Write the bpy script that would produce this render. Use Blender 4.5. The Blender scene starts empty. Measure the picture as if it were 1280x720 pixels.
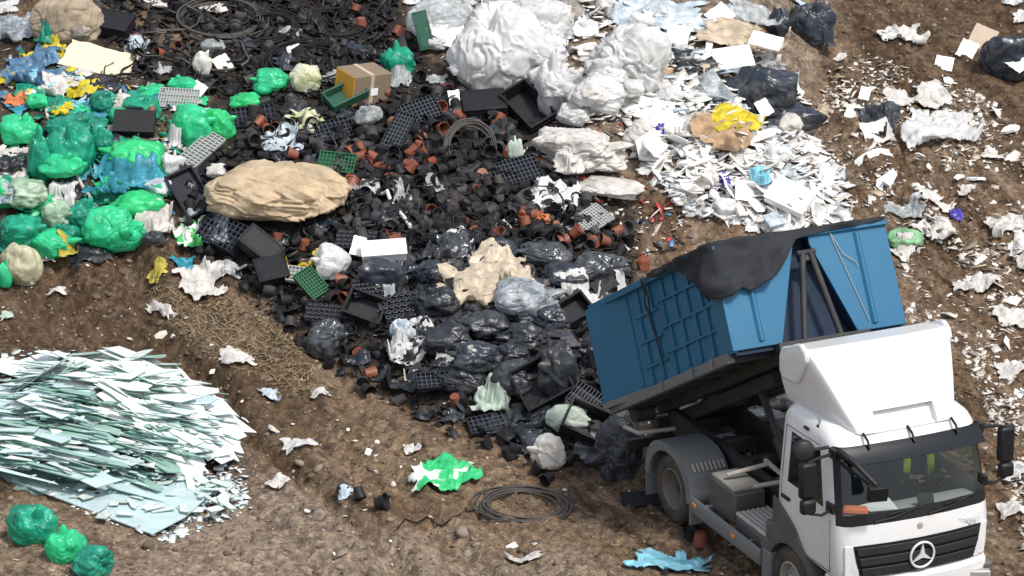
import bpy, bmesh, math, random
import numpy as np
from mathutils import Vector, Matrix, Euler

random.seed(7)
RNG = np.random.default_rng(7)
R = math.radians
S = bpy.context.scene
COL = S.collection

# ------------------------------------------------------------------ camera
CAM_D, CAM_P, CAM_F = 60.0, R(20), 4839.0
CPOS = np.array([0.0, -CAM_D * math.cos(CAM_P), CAM_D * math.sin(CAM_P)])
CFWD = -CPOS / np.linalg.norm(CPOS)
CRIGHT = np.array([1.0, 0, 0])
CUP = np.cross(CRIGHT, CFWD)
cam = bpy.data.cameras.new('camera')
cam.lens = CAM_F / 1280 * 36
cam.sensor_width = 36
cam.clip_start = 1
cam.clip_end = 3000
camo = bpy.data.objects.new('camera', cam)
COL.objects.link(camo)
camo.location = CPOS
camo.rotation_euler = (R(90) - CAM_P, 0, 0)
S.camera = camo

# ------------------------------------------------------------------ world, sun, exposure
SUN_EL, SUN_AZ = R(58), R(138)      # azimuth clockwise from +Y: a veiled sun high on the right, on the camera's side
w = bpy.data.worlds.new('World')
S.world = w
w.use_nodes = True
nt = w.node_tree
nt.nodes.clear()
sky = nt.nodes.new('ShaderNodeTexSky')
sky.sky_type = 'NISHITA'
sky.sun_disc = False
sky.sun_elevation = SUN_EL
sky.sun_rotation = SUN_AZ
sky.air_density = 1.0
sky.dust_density = 2.5
sky.ozone_density = 1.0
bg = nt.nodes.new('ShaderNodeBackground')
bg.inputs[1].default_value = 0.15
wo = nt.nodes.new('ShaderNodeOutputWorld')
hs = nt.nodes.new('ShaderNodeHueSaturation')     # bright thin cloud: a paler, less blue sky
hs.inputs['Saturation'].default_value = .45
nt.links.new(sky.outputs[0], hs.inputs['Color'])
nt.links.new(hs.outputs[0], bg.inputs[0])
nt.links.new(bg.outputs[0], wo.inputs[0])
sun = bpy.data.lights.new('sun', 'SUN')
sun.energy = 2.3
sun.angle = R(7)
sun.color = (1.0, 0.955, 0.89)
suno = bpy.data.objects.new('sun', sun)
COL.objects.link(suno)
sd = Vector((math.sin(SUN_AZ) * math.cos(SUN_EL), math.cos(SUN_AZ) * math.cos(SUN_EL), math.sin(SUN_EL)))
suno.rotation_euler = (-sd).to_track_quat('-Z', 'Y').to_euler()
suno.location = (20, 10, 40)
S.view_settings.view_transform = 'Standard'
S.view_settings.look = 'None'
S.view_settings.exposure = 0.45
S.view_settings.gamma = 1
S.view_settings.use_curve_mapping = False
S.render.engine = 'CYCLES'
S.cycles.max_bounces = 6
S.cycles.diffuse_bounces = 3
S.cycles.glossy_bounces = 3
S.cycles.transmission_bounces = 5
S.cycles.transparent_max_bounces = 8
S.cycles.caustics_reflective = False
S.cycles.caustics_refractive = False

# ------------------------------------------------------------------ noise
def _hash(ix, iy, iz, seed):
    h = (ix.astype(np.int64) * 374761393 + iy.astype(np.int64) * 668265263 + iz.astype(np.int64) * 2147483647 + seed * 974634777) & 0xFFFFFFFF
    h = ((h ^ (h >> 13)) * 1274126177) & 0xFFFFFFFF
    h = (h ^ (h >> 16)) & 0xFFFFFFFF
    h = (h * 2246822519) & 0xFFFFFFFF
    h = h ^ (h >> 15)
    return (h & 0xFFFFFF) / float(0xFFFFFF) * 2 - 1

def vn3(x, y, z, seed=0):
    x = np.asarray(x, float); y = np.asarray(y, float) + 0 * x; z = np.asarray(z, float) + 0 * x
    ix, iy, iz = np.floor(x), np.floor(y), np.floor(z)
    fx, fy, fz = x - ix, y - iy, z - iz
    fx = fx * fx * fx * (fx * (fx * 6 - 15) + 10); fy = fy * fy * fy * (fy * (fy * 6 - 15) + 10); fz = fz * fz * fz * (fz * (fz * 6 - 15) + 10)
    ix, iy, iz = ix.astype(np.int64), iy.astype(np.int64), iz.astype(np.int64)
    o = 0
    for dx in (0, 1):
        wx = fx if dx else 1 - fx
        for dy in (0, 1):
            wy = fy if dy else 1 - fy
            for dz in (0, 1):
                wz = fz if dz else 1 - fz
                o = o + _hash(ix + dx, iy + dy, iz + dz, seed) * wx * wy * wz
    return o

def vn2(x, y, seed=0):
    x = np.asarray(x, float); y = np.asarray(y, float) + 0 * x
    ix, iy = np.floor(x), np.floor(y)
    fx, fy = x - ix, y - iy
    fx = fx * fx * fx * (fx * (fx * 6 - 15) + 10); fy = fy * fy * fy * (fy * (fy * 6 - 15) + 10)
    ix, iy = ix.astype(np.int64), iy.astype(np.int64)
    z0 = np.zeros_like(ix)
    a = _hash(ix, iy, z0, seed); b = _hash(ix + 1, iy, z0, seed); c = _hash(ix, iy + 1, z0, seed); d = _hash(ix + 1, iy + 1, z0, seed)
    return (a * (1 - fx) + b * fx) * (1 - fy) + (c * (1 - fx) + d * fx) * fy

def fbm2(x, y, seed=0, octv=4, gain=.5):
    o, a, f = 0, 1.0, 1.0
    for i in range(octv):
        o = o + a * vn2(x * f + 17.3 * i, y * f - 9.1 * i, seed + i); a *= gain; f *= 2.03
    return o

def fbm3(x, y, z, seed=0, octv=3, gain=.5):
    o, a, f = 0, 1.0, 1.0
    for i in range(octv):
        o = o + a * vn3(x * f + 3.7 * i, y * f, z * f, seed + i); a *= gain; f *= 2.07
    return o

def sstep(a, b, x):
    t = np.clip((x - a) / (b - a), 0, 1)
    return t * t * (3 - 2 * t)

# ------------------------------------------------------------------ materials
MATS = {}
def principled(name, col, rough=.6, metal=0, spec=.5, coat=0):
    m = bpy.data.materials.new(name); m.use_nodes = True
    b = m.node_tree.nodes['Principled BSDF']
    b.inputs['Base Color'].default_value = (*col, 1); b.inputs['Roughness'].default_value = rough
    b.inputs['Metallic'].default_value = metal; b.inputs['Specular IOR Level'].default_value = spec
    b.inputs['Coat Weight'].default_value = coat
    return m, m.node_tree, b

def nz(nt, scale, detail=4, rough=.6, coord='Object', dist=0):
    tc = nt.nodes.new('ShaderNodeTexCoord'); n = nt.nodes.new('ShaderNodeTexNoise')
    n.inputs['Scale'].default_value = scale; n.inputs['Detail'].default_value = detail; n.inputs['Roughness'].default_value = rough
    n.inputs['Distortion'].default_value = dist
    nt.links.new(tc.outputs[coord], n.inputs['Vector'])
    return n

def ramp(nt, src, stops):
    r = nt.nodes.new('ShaderNodeValToRGB'); e = r.color_ramp.elements
    while len(e) < len(stops): e.new(.5)
    for k, (p, c) in enumerate(stops):
        e[k].position = p; e[k].color = (*c, 1) if len(c) == 3 else c
    nt.links.new(src, r.inputs[0])
    return r

def mix(nt, fac, a, b):
    m = nt.nodes.new('ShaderNodeMix'); m.data_type = 'RGBA'
    for k, v in ((0, fac), (6, a), (7, b)):
        if hasattr(v, 'links'): nt.links.new(v, m.inputs[k])
        elif isinstance(v, (int, float)): m.inputs[k].default_value = v
        else: m.inputs[k].default_value = (*v, 1)
    return m.outputs[2]

def mathn(nt, op, a, b=None, clamp=False):
    m = nt.nodes.new('ShaderNodeMath'); m.operation = op; m.use_clamp = clamp
    for k, v in ((0, a), (1, b)):
        if v is None: continue
        if hasattr(v, 'links'): nt.links.new(v, m.inputs[k])
        else: m.inputs[k].default_value = v
    return m.outputs[0]

def bump(nt, b, src, strength=.4, dist=.01):
    bp = nt.nodes.new('ShaderNodeBump'); bp.inputs['Strength'].default_value = strength; bp.inputs['Distance'].default_value = dist
    nt.links.new(src, bp.inputs['Height']); nt.links.new(bp.outputs[0], b.inputs['Normal'])

def mat_paint(name, col, rough=.35, dirt=.25, dirtcol=(.16, .12, .085), scale=2.5, coat=0, metal=0, spec=.5):
    """painted or moulded surface with uneven grime"""
    if name in MATS: return MATS[name]
    m, nt, b = principled(name, col, rough, metal, spec, coat)
    n = nz(nt, scale, 6, .65); r = ramp(nt, n.outputs[0], [(.42, (0, 0, 0)), (.75, (1, 1, 1))])
    n2 = nz(nt, scale * 7, 4, .6)
    f = mathn(nt, 'MULTIPLY', r.outputs[0], dirt)
    c = mix(nt, f, col, dirtcol)
    f2 = mathn(nt, 'MULTIPLY', n2.outputs[0], dirt * .35)
    c = mix(nt, f2, c, dirtcol)
    nt.links.new(c, b.inputs['Base Color'])
    rr = mathn(nt, 'ADD', mathn(nt, 'MULTIPLY', n2.outputs[0], .25), rough - .1)
    nt.links.new(rr, b.inputs['Roughness'])
    MATS[name] = m
    return m

def mat_plastic(name, col, rough=.32, transl=.15, var=.18, crease=16., alpha=1.0, bstr=.45, spec=.5, col2=None, grime=.4):
    """thin plastic film: creased, a little light passes through"""
    if name in MATS: return MATS[name]
    m, nt, b = principled(name, col, rough, spec=spec)
    n = nz(nt, 5, 4, .6)
    dk = tuple(c * (1 - var) for c in col)
    lt = col2 if col2 else tuple(min(1, c * (1 + var) + .01) for c in col)
    r = ramp(nt, n.outputs[0], [(.35, dk), (.65, lt)])
    ng = nz(nt, 3.2, 6, .7); gf = mathn(nt, 'MULTIPLY', ramp(nt, ng.outputs[0], [(.54, (0, 0, 0)), (.72, (1, 1, 1))]).outputs[0], grime)
    colr = mix(nt, gf, r.outputs[0], (.27, .21, .15))
    nt.links.new(colr, b.inputs['Base Color'])
    nc = nz(nt, crease, 5, .7, dist=1.2); nw = nz(nt, crease * .35, 3, .5, dist=2.5)
    rid = mathn(nt, 'ABSOLUTE', mathn(nt, 'SUBTRACT', nw.outputs[0], .5))
    h = mathn(nt, 'ADD', mathn(nt, 'MULTIPLY', rid, 1.6), mathn(nt, 'MULTIPLY', nc.outputs[0], .3))
    bump(nt, b, h, bstr * .8, .022)
    out = nt.nodes['Material Output']; sh = b.outputs[0]
    if transl > 0:
        t = nt.nodes.new('ShaderNodeBsdfTranslucent'); nt.links.new(colr, t.inputs[0])
        ms = nt.nodes.new('ShaderNodeMixShader'); ms.inputs[0].default_value = transl
        nt.links.new(sh, ms.inputs[1]); nt.links.new(t.outputs[0], ms.inputs[2]); sh = ms.outputs[0]
    if alpha < 1:
        tr = nt.nodes.new('ShaderNodeBsdfTransparent'); ms = nt.nodes.new('ShaderNodeMixShader')
        fa = mathn(nt, 'ADD', mathn(nt, 'MULTIPLY', mathn(nt, 'SUBTRACT', nc.outputs[0], .5), .8), alpha, clamp=True)
        nt.links.new(fa, ms.inputs[0]); nt.links.new(tr.outputs[0], ms.inputs[1]); nt.links.new(sh, ms.inputs[2]); sh = ms.outputs[0]
    nt.links.new(sh, out.inputs[0])
    MATS[name] = m
    return m

# ------------------------------------------------------------------ object helpers
NO_SHADE = []
def tag(o, label, cat, group=None, kind=None):
    if label: o['label'] = label
    if cat: o['category'] = cat
    if group: o['group'] = group
    if kind: o['kind'] = kind
    return o

def mesh_np(name, V, F, smooth=False):
    """V n x 3, F list of tuples or m x 4 array"""
    me = bpy.data.meshes.new(name)
    if isinstance(F, np.ndarray):
        k = F.shape[1]
        me.vertices.add(len(V)); me.vertices.foreach_set('co', np.ascontiguousarray(V, dtype=np.float32).ravel())
        me.loops.add(F.size); me.loops.foreach_set('vertex_index', F.astype(np.int32).ravel())
        me.polygons.add(len(F)); me.polygons.foreach_set('loop_start', np.arange(0, F.size, k, dtype=np.int32))
        me.update(calc_edges=True)
        me.validate()
    else:
        me.from_pydata([tuple(map(float, v)) for v in V], [], F)
        me.update()
    if smooth:
        me.polygons.foreach_set('use_smooth', np.ones(len(me.polygons), dtype=bool))
    return me

def link(name, me, mat=None, parent=None, loc=(0, 0, 0), rot=(0, 0, 0)):
    o = bpy.data.objects.new(name, me)
    COL.objects.link(o)
    if mat is not None and me is not None and not me.materials:
        me.materials.append(mat)
    o.location = loc; o.rotation_euler = rot
    if parent: o.parent = parent
    return o

def empty(name, label, cat, loc, rot=(0, 0, 0), group=None):
    o = bpy.data.objects.new(name, None); COL.objects.link(o)
    o.empty_display_size = .2
    o.location = loc; o.rotation_euler = rot
    return tag(o, label, cat, group)

class MB:
    def __init__(s): s.v = []; s.f = []
    def add(s, V, F, M=None):
        n = len(s.v)
        for p in V:
            s.v.append(tuple(M @ Vector(p)) if M is not None else tuple(p))
        s.f += [tuple(i + n for i in f) for f in F]
        return s
    def box(s, c, d, rot=(0, 0, 0), M=None, taper=1.0):
        x, y, z = d[0] / 2, d[1] / 2, d[2] / 2
        T = Matrix.Translation(c) @ Euler(rot).to_matrix().to_4x4()
        if M is not None: T = M @ T
        t = taper
        V = [(-x, -y, -z), (x, -y, -z), (x, y, -z), (-x, y, -z), (-x * t, -y * t, z), (x * t, -y * t, z), (x * t, y * t, z), (-x * t, y * t, z)]
        return s.add(V, [(0, 3, 2, 1), (4, 5, 6, 7), (0, 1, 5, 4), (1, 2, 6, 5), (2, 3, 7, 6), (3, 0, 4, 7)], T)
    def prism(s, poly, y0, y1, axis='y', M=None):
        """polygon (a, b) extruded along axis: y -> (a, t, b); x -> (t, a, b); z -> (a, b, t)"""
        n = len(poly)
        def P(a, b, t): return {'y': (a, t, b), 'x': (t, a, b), 'z': (a, b, t)}[axis]
        V = [P(a, b, y0) for a, b in poly] + [P(a, b, y1) for a, b in poly]
        F = [tuple(range(n)), tuple(range(2 * n - 1, n - 1, -1))] + [(i, i + n, (i + 1) % n + n, (i + 1) % n) for i in range(n)]
        return s.add(V, F, M)
    def tube(s, pts, r, n=8, closed=False, M=None, cap=True):
        pts = [Vector(p) for p in pts]; m = len(pts); V = []; F = []
        rr = r if hasattr(r, '__len__') else [r] * m
        up = None
        for i, p in enumerate(pts):
            a = pts[(i - 1) % m] if (i > 0 or closed) else p; b = pts[(i + 1) % m] if (i < m - 1 or closed) else p
            t = (b - a); t = t.normalized() if t.length > 1e-9 else Vector((0, 0, 1))
            if up is None: up = Vector((0, 0, 1)) if abs(t.z) < .9 else Vector((1, 0, 0))
            x = t.cross(up); x = x.normalized() if x.length > 1e-6 else t.orthogonal().normalized()
            yv = x.cross(t).normalized(); up = yv
            for k in range(n):
                an = 2 * math.pi * k / n
                V.append(p + (x * math.cos(an) + yv * math.sin(an)) * rr[i])
        for i in range(m if closed else m - 1):
            j = (i + 1) % m
            for k in range(n):
                F.append((i * n + k, i * n + (k + 1) % n, j * n + (k + 1) % n, j * n + k))
        if cap and not closed:
            F += [tuple(range(n - 1, -1, -1)), tuple((m - 1) * n + k for k in range(n))]
        return s.add(V, F, M)
    def lathe(s, prof, n=20, M=None, a0=0, a1=2 * math.pi):
        """profile of (r, z) turned about z"""
        full = abs(a1 - a0 - 2 * math.pi) < 1e-6
        V = []; F = []; m = n if full else n + 1
        for r, z in prof:
            for k in range(m):
                a = a0 + (a1 - a0) * k / n
                V.append((r * math.cos(a), r * math.sin(a), z))
        for i in range(len(prof) - 1):
            for k in range(n):
                j = (k + 1) % m
                F.append((i * m + k, i * m + j, (i + 1) * m + j, (i + 1) * m + k))
        return s.add(V, F, M)
    def build(s, name, mat, parent=None, bevel=0, smooth=False, seg=2, loc=(0, 0, 0), rot=(0, 0, 0)):
        me = bpy.data.meshes.new(name); me.from_pydata(s.v, [], s.f); me.update()
        bm = bmesh.new(); bm.from_mesh(me); bmesh.ops.recalc_face_normals(bm, faces=bm.faces); bm.to_mesh(me); bm.free()
        if smooth:
            for p in me.polygons: p.use_smooth = True
        o = link(name, me, mat, parent, loc, rot)
        if bevel:
            md = o.modifiers.new('bevel', 'BEVEL'); md.width = bevel; md.segments = seg; md.limit_method = 'ANGLE'; md.angle_limit = R(35)
            md.harden_normals = False
            for p in me.polygons: p.use_smooth = True
            me.set_sharp_from_angle(angle=R(40))
        elif smooth:
            me.set_sharp_from_angle(angle=R(50))
        return o

def T_(x=0, y=0, z=0): return Matrix.Translation((x, y, z))
def Rx(a): return Matrix.Rotation(a, 4, 'X')
def Ry(a): return Matrix.Rotation(a, 4, 'Y')
def Rz(a): return Matrix.Rotation(a, 4, 'Z')

# ------------------------------------------------------------------ terrain
TRK = (4.472, -11.70); TRK_YAW = R(-65.2)
HD = np.array([math.cos(TRK_YAW), math.sin(TRK_YAW)])     # ruts and dozer tracks run along this heading

def base_z(X, Y):
    d = np.maximum(0, Y + 6.0)
    return 0.22 * (np.sqrt(d * d + 4) - 2)

def rays(px, py):
    d = CFWD[None] * CAM_F + CRIGHT[None] * (np.atleast_1d(px).astype(float) - 640)[:, None] + CUP[None] * (360 - np.atleast_1d(py).astype(float))[:, None]
    return d / np.linalg.norm(d, axis=1)[:, None]

def hit(px, py, zf):
    d = rays(px, py)
    t = -CPOS[2] / d[:, 2]
    t = np.minimum(t, 400)
    lo = np.full(len(d), 35.0); hi = np.full(len(d), 160.0)
    for _ in range(40):                       # bisection: heights stay single valued along these rays
        mid = (lo + hi) / 2; P = CPOS + d * mid[:, None]
        above = P[:, 2] > zf(P[:, 0], P[:, 1])
        lo = np.where(above, mid, lo); hi = np.where(above, hi, mid)
    return CPOS + d * lo[:, None]

def poly_xy(pts):
    a = np.array(pts, float); P = hit(a[:, 0], a[:, 1], base_z)
    return P[:, :2]

def sdist(X, Y, poly):
    """signed distance to a polygon, positive inside"""
    X = np.asarray(X, float); Y = np.asarray(Y, float)
    D = np.full(X.shape, 1e9); ins = np.zeros(X.shape, bool); n = len(poly)
    for i in range(n):
        ax, ay = poly[i]; bx, by = poly[(i + 1) % n]
        ex, ey = bx - ax, by - ay; L = ex * ex + ey * ey + 1e-12
        t = np.clip(((X - ax) * ex + (Y - ay) * ey) / L, 0, 1)
        D = np.minimum(D, (X - ax - t * ex) ** 2 + (Y - ay - t * ey) ** 2)
        c = ((ay > Y) != (by > Y)) & (X < (bx - ax) * (Y - ay) / (by - ay + 1e-12) + ax)
        ins ^= c
    D = np.sqrt(D)
    return np.where(ins, D, -D)

PILE = poly_xy([(-260, 345), (0, 338), (130, 318), (225, 322), (300, 370), (345, 400), (385, 452), (470, 490), (540, 548), (640, 560), (720, 605), (800, 600), (830, 520), (800, 400), (840, 330), (1000, 290), (1060, 240), (1030, 180), (1060, 90), (1050, -60), (1000, -160), (-300, -160)])
BLACKZ = poly_xy([(100, 0), (180, 90), (290, 120), (210, 220), (215, 320), (300, 375), (400, 455), (560, 550), (720, 600), (860, 575), (1000, 590), (1010, 470), (900, 440), (800, 390), (830, 300), (740, 240), (690, 170), (560, 120), (500, 20), (490, -60), (80, -60)])
WHITEZ = poly_xy([(500, -60), (510, 40), (580, 110), (660, 180), (700, 260), (790, 260), (850, 300), (1000, 285), (1060, 245), (1030, 170), (1050, 80), (1040, -60)])
GREENZ = poly_xy([(-60, 70), (110, 90), (290, 110), (290, 160), (200, 215), (215, 300), (150, 318), (60, 330), (-60, 350)])
CHIPZ = poly_xy([(1030, 60), (1150, 90), (1290, 200), (1330, 730), (1240, 720), (1150, 430), (1120, 290), (1040, 230), (1020, 150)])
STRAWZ = poly_xy([(250, 350), (330, 395), (400, 465), (420, 480), (330, 470), (250, 420), (190, 370)])
DUSTZ = poly_xy([(250, 560), (330, 600), (470, 680), (720, 720), (700, 760), (330, 760), (180, 720), (215, 660), (300, 620)])
HAUL = poly_xy([(380, 470), (560, 570), (760, 640), (900, 700), (900, 800), (650, 800), (480, 640), (330, 520)])

_rp = hit(np.array([120., 175, 255, 330, 420, 520, 600, 1180, 1230]), np.array([400., 420, 470, 560, 575, 640, 650, 330, 300]), base_z)
RUTS = [(float(-p[0] * HD[1] + p[1] * HD[0]), d, w_) for p, d, w_ in zip(_rp, (.10, .08, .10, .075, .08, .09, .08, .10, .10), (.20, .17, .2, .16, .18, .2, .18, .2, .2))]

DARKZ = poly_xy([(-80, 325), (240, 335), (330, 420), (430, 520), (380, 590), (290, 540), (190, 470), (-80, 440)])
DARKZ2 = poly_xy([(1045, -60), (1340, -60), (1340, 260), (1240, 230), (1130, 110), (1050, 170)])
PALEZ = poly_xy([(-60, 640), (130, 660), (300, 600), (420, 640), (640, 700), (640, 790), (-60, 790)])

def height(X, Y):
    z = base_z(X, Y)
    nb = fbm2(X * .7, Y * .7, 3, 3)
    sp = sdist(X, Y, PILE) + .25 * nb
    z = z + .55 * sstep(-.15, 1.5, sp) + .25 * sstep(1, 5, sp)
    sw = sdist(X, Y, WHITEZ) + .3 * nb
    z = z + .55 * sstep(-.2, 1.8, sw)
    # large undulation, ruts along the heading, clods
    z = z + .10 * fbm2(X * .35, Y * .35, 11, 3)
    u = X * HD[0] + Y * HD[1]; v = -X * HD[1] + Y * HD[0]
    out = 1 - sstep(-.1, .4, sp)
    rut = fbm2(u * .25, v * 2.1, 21, 3)
    z = z + out * .075 * rut
    z = z + out * .035 * np.abs(fbm2(u * .8, v * 5, 25, 2)) 
    wob = .12 * fbm2(u * .5, v * .2, 27, 2)
    for rv, dp, wd in RUTS:
        q = (v - rv + wob) / wd
        tread = 1 + .35 * np.sin(u * 19 + 4 * np.abs(q)) * (np.abs(q) < 1)
        z = z + out * dp * (-np.exp(-q * q) * tread + .55 * np.exp(-((np.abs(q) - 1.7) / .6) ** 2))
    rough = .6 + .55 * fbm2(X * .5, Y * .5, 31, 2)
    rough = np.clip(rough, .25, 1.4)
    chip = sstep(-.5, .5, sdist(X, Y, CHIPZ))
    z = z + (.03 * fbm2(X * 3.2, Y * 3.2, 41, 2) + (.046 + .02 * chip) * np.abs(fbm2(X * 7, Y * 7, 45, 2)) + .024 * fbm2(X * 17, Y * 17, 49, 1)) * rough
    return z

def axis(lo, hi, step, far):
    core = np.arange(lo, hi, step); out = []; s = step; p = hi
    while p < far: out.append(p); s *= 1.35; p += s
    b = []; s = step; p = lo - step
    while p > -far: b.append(p); s *= 1.35; p -= s
    return np.concatenate([b[::-1], core, out])

GX = axis(-11.5, 11.5, .036, 900); GY = axis(-16, 15.5, .042, 900)
XX, YY = np.meshgrid(GX, GY)
ZZ = height(np.clip(XX, -40, 40), np.clip(YY, -60, 60))
far_fade = np.maximum(0, np.maximum(np.abs(XX) - 40, np.abs(YY) - 60))
ZZ = ZZ - .04 * far_fade * (YY > 40) 
nx, ny = len(GX), len(GY)
idx = np.arange(nx * ny).reshape(ny, nx)
F = np.stack([idx[:-1, :-1], idx[:-1, 1:], idx[1:, 1:], idx[1:, :-1]], -1).reshape(-1, 4)
gme = mesh_np('ground', np.stack([XX, YY, ZZ], -1).reshape(-1, 3), F, smooth=True)
# colour zones: r = straw, g = dark rubbish soil, b = pale dust / crushed chips
u_ = XX * HD[0] + YY * HD[1]; v_ = -XX * HD[1] + YY * HD[0]
edge = .35 * fbm2(XX * 1.3, YY * 1.3, 61, 3)
zr = sstep(-.5, .6, sdist(XX, YY, STRAWZ) + edge)
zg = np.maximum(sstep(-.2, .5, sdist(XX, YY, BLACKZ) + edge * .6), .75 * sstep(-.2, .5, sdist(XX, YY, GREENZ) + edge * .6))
zb = np.maximum(.8 * sstep(-.9, .7, sdist(XX, YY, DUSTZ) + edge * 1.5), .7 * sstep(-.3, .6, sdist(XX, YY, WHITEZ) + edge))
za = sstep(-1.2, 1.0, sdist(XX, YY, HAUL) + edge * 2)
ca = gme.color_attributes.new('zones', 'FLOAT_COLOR', 'POINT')
ca.data.foreach_set('color', np.stack([zr, zg, zb, za], -1).reshape(-1).astype(np.float32))

zd = np.maximum(sstep(-.6, .6, sdist(XX, YY, DARKZ) + edge * 1.6), .9 * sstep(-.6, .6, sdist(XX, YY, DARKZ2) + edge * 1.6))
zp = sstep(-.8, .8, sdist(XX, YY, PALEZ) + edge * 2)
cb = gme.color_attributes.new('zones2', 'FLOAT_COLOR', 'POINT')
cb.data.foreach_set('color', np.stack([zd, zp, zd * 0, zd * 0 + 1], -1).reshape(-1).astype(np.float32))
gm, nt, b = principled('landfill_soil', (.15, .1, .07), .9, spec=.25)
at = nt.nodes.new('ShaderNodeVertexColor'); at.layer_name = 'zones'
sep = nt.nodes.new('ShaderNodeSeparateColor'); nt.links.new(at.outputs[0], sep.inputs[0])
n1 = nz(nt, .9, 6, .65); n2 = nz(nt, 6, 6, .7); n3 = nz(nt, 34, 4, .7)
tc = nt.nodes.new('ShaderNodeTexCoord'); mp = nt.nodes.new('ShaderNodeMapping')
mp.vector_type = 'TEXTURE'; mp.inputs['Rotation'].default_value = (0, 0, TRK_YAW); mp.inputs['Scale'].default_value = (3.2, .42, 1)
nt.links.new(tc.outputs['Object'], mp.inputs[0])
ns = nt.nodes.new('ShaderNodeTexNoise'); ns.inputs['Scale'].default_value = 1.6; ns.inputs['Detail'].default_value = 6; ns.inputs['Roughness'].default_value = .65
nt.links.new(mp.outputs[0], ns.inputs['Vector'])
base = ramp(nt, n1.outputs[0], [(.3, (.100, .061, .034)), (.52, (.175, .112, .065)), (.72, (.25, .168, .105))]).outputs[0]
base = mix(nt, mathn(nt, 'MULTIPLY', ramp(nt, ns.outputs[0], [(.46, (0, 0, 0)), (.62, (1, 1, 1))]).outputs[0], .8), base, (.30, .225, .16))
base = mix(nt, mathn(nt, 'MULTIPLY', ramp(nt, ns.outputs[0], [(.34, (1, 1, 1)), (.47, (0, 0, 0))]).outputs[0], .8), base, (.062, .039, .024))
base = mix(nt, mathn(nt, 'MULTIPLY', at.outputs[1], .6), base, (.30, .215, .14))
base = mix(nt, mathn(nt, 'MULTIPLY', sep.outputs[0], .55), base, (.32, .245, .155))
base = mix(nt, mathn(nt, 'MULTIPLY', sep.outputs[2], .6), base, (.35, .295, .245))
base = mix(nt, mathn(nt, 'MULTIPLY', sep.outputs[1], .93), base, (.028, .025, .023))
at2 = nt.nodes.new('ShaderNodeVertexColor'); at2.layer_name = 'zones2'
sep2 = nt.nodes.new('ShaderNodeSeparateColor'); nt.links.new(at2.outputs[0], sep2.inputs[0])
base = mix(nt, mathn(nt, 'MULTIPLY', sep2.outputs[0], .62), base, (.085, .052, .029))
base = mix(nt, mathn(nt, 'MULTIPLY', sep2.outputs[1], .5), base, (.37, .285, .21))
n5 = nz(nt, 13, 5, .75, dist=.6)
mm0 = nt.nodes.new('ShaderNodeMix'); mm0.data_type = 'RGBA'; mm0.blend_type = 'MULTIPLY'; mm0.inputs[0].default_value = .6
nt.links.new(base, mm0.inputs[6]); nt.links.new(ramp(nt, n5.outputs[0], [(.38, (.38, .36, .34)), (.5, (.95, .95, .95)), (.62, (1.5, 1.48, 1.42))]).outputs[0], mm0.inputs[7]); base = mm0.outputs[2]
fine = ramp(nt, n2.outputs[0], [(.36, (.30, .29, .28)), (.5, (.9, .9, .9)), (.66, (1.55, 1.52, 1.48))]).outputs[0]
mm = nt.nodes.new('ShaderNodeMix'); mm.data_type = 'RGBA'; mm.blend_type = 'MULTIPLY'; mm.inputs[0].default_value = .8
nt.links.new(base, mm.inputs[6]); nt.links.new(fine, mm.inputs[7])
# pale crumbs of plastic and stone trodden into the soil
vo = nt.nodes.new('ShaderNodeTexVoronoi'); vo.inputs['Scale'].default_value = 15; vo.inputs['Randomness'].default_value = 1
nt.links.new(tc.outputs['Object'], vo.inputs['Vector'])
sel = nt.nodes.new('ShaderNodeSeparateColor'); nt.links.new(vo.outputs['Color'], sel.inputs[0])
sz = mathn(nt, 'LESS_THAN', vo.outputs['Distance'], mathn(nt, 'MULTIPLY', sel.outputs[1], .34))
pick = mathn(nt, 'GREATER_THAN', sel.outputs[0], .8)
crumb = mathn(nt, 'MULTIPLY', mathn(nt, 'MULTIPLY', sz, pick), .75)
ccol = ramp(nt, sel.outputs[2], [(0, (.55, .5, .44)), (.45, (.42, .34, .26)), (.75, (.62, .6, .57)), (.9, (.12, .1, .09))]).outputs[0]
fc = mix(nt, crumb, mm.outputs[2], ccol)
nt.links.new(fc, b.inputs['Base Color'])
hh = mathn(nt, 'ADD', mathn(nt, 'ADD', mathn(nt, 'MULTIPLY', n3.outputs[0], .6), n2.outputs[0]), mathn(nt, 'MULTIPLY', n5.outputs[0], .9))
hh = mathn(nt, 'ADD', hh, mathn(nt, 'MULTIPLY', crumb, .25))
bump(nt, b, hh, 1.0, .06)
tag(link('ground', gme, gm), 'churned brown landfill soil with wheel ruts and pale crumbs', 'ground', kind='structure')

# ---- height field that grows as things are laid on it, so rubbish piles up on rubbish
HS = .05
HX0, HX1, HY0, HY1 = -12.5, 12.5, -16, 16
hx = np.arange(HX0, HX1, HS); hy = np.arange(HY0, HY1, HS)
HXX, HYY = np.meshgrid(hx, hy)
TOP = height(HXX, HYY); GRD = TOP.copy()

def samp(A, x, y):
    fx = np.clip((np.asarray(x, float) - HX0) / HS, 0, len(hx) - 1.001); fy = np.clip((np.asarray(y, float) - HY0) / HS, 0, len(hy) - 1.001)
    i = fx.astype(int); j = fy.astype(int); fx = fx - i; fy = fy - j
    return (A[j, i] * (1 - fx) + A[j, i + 1] * fx) * (1 - fy) + (A[j + 1, i] * (1 - fx) + A[j + 1, i + 1] * fx) * fy
def gz(x, y): return samp(GRD, x, y)
def tz(x, y): return samp(TOP, x, y)

def spot(px, py, top=True):
    """where the line of sight through this place of the photograph meets the heap (or the bare ground)"""
    P = hit(px, py, tz if top else gz)
    return P if np.ndim(px) else P[0]

def ppm(P):
    """photo pixels per metre at a point"""
    return CAM_F / float((np.asarray(P) - CPOS) @ CFWD)

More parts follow.
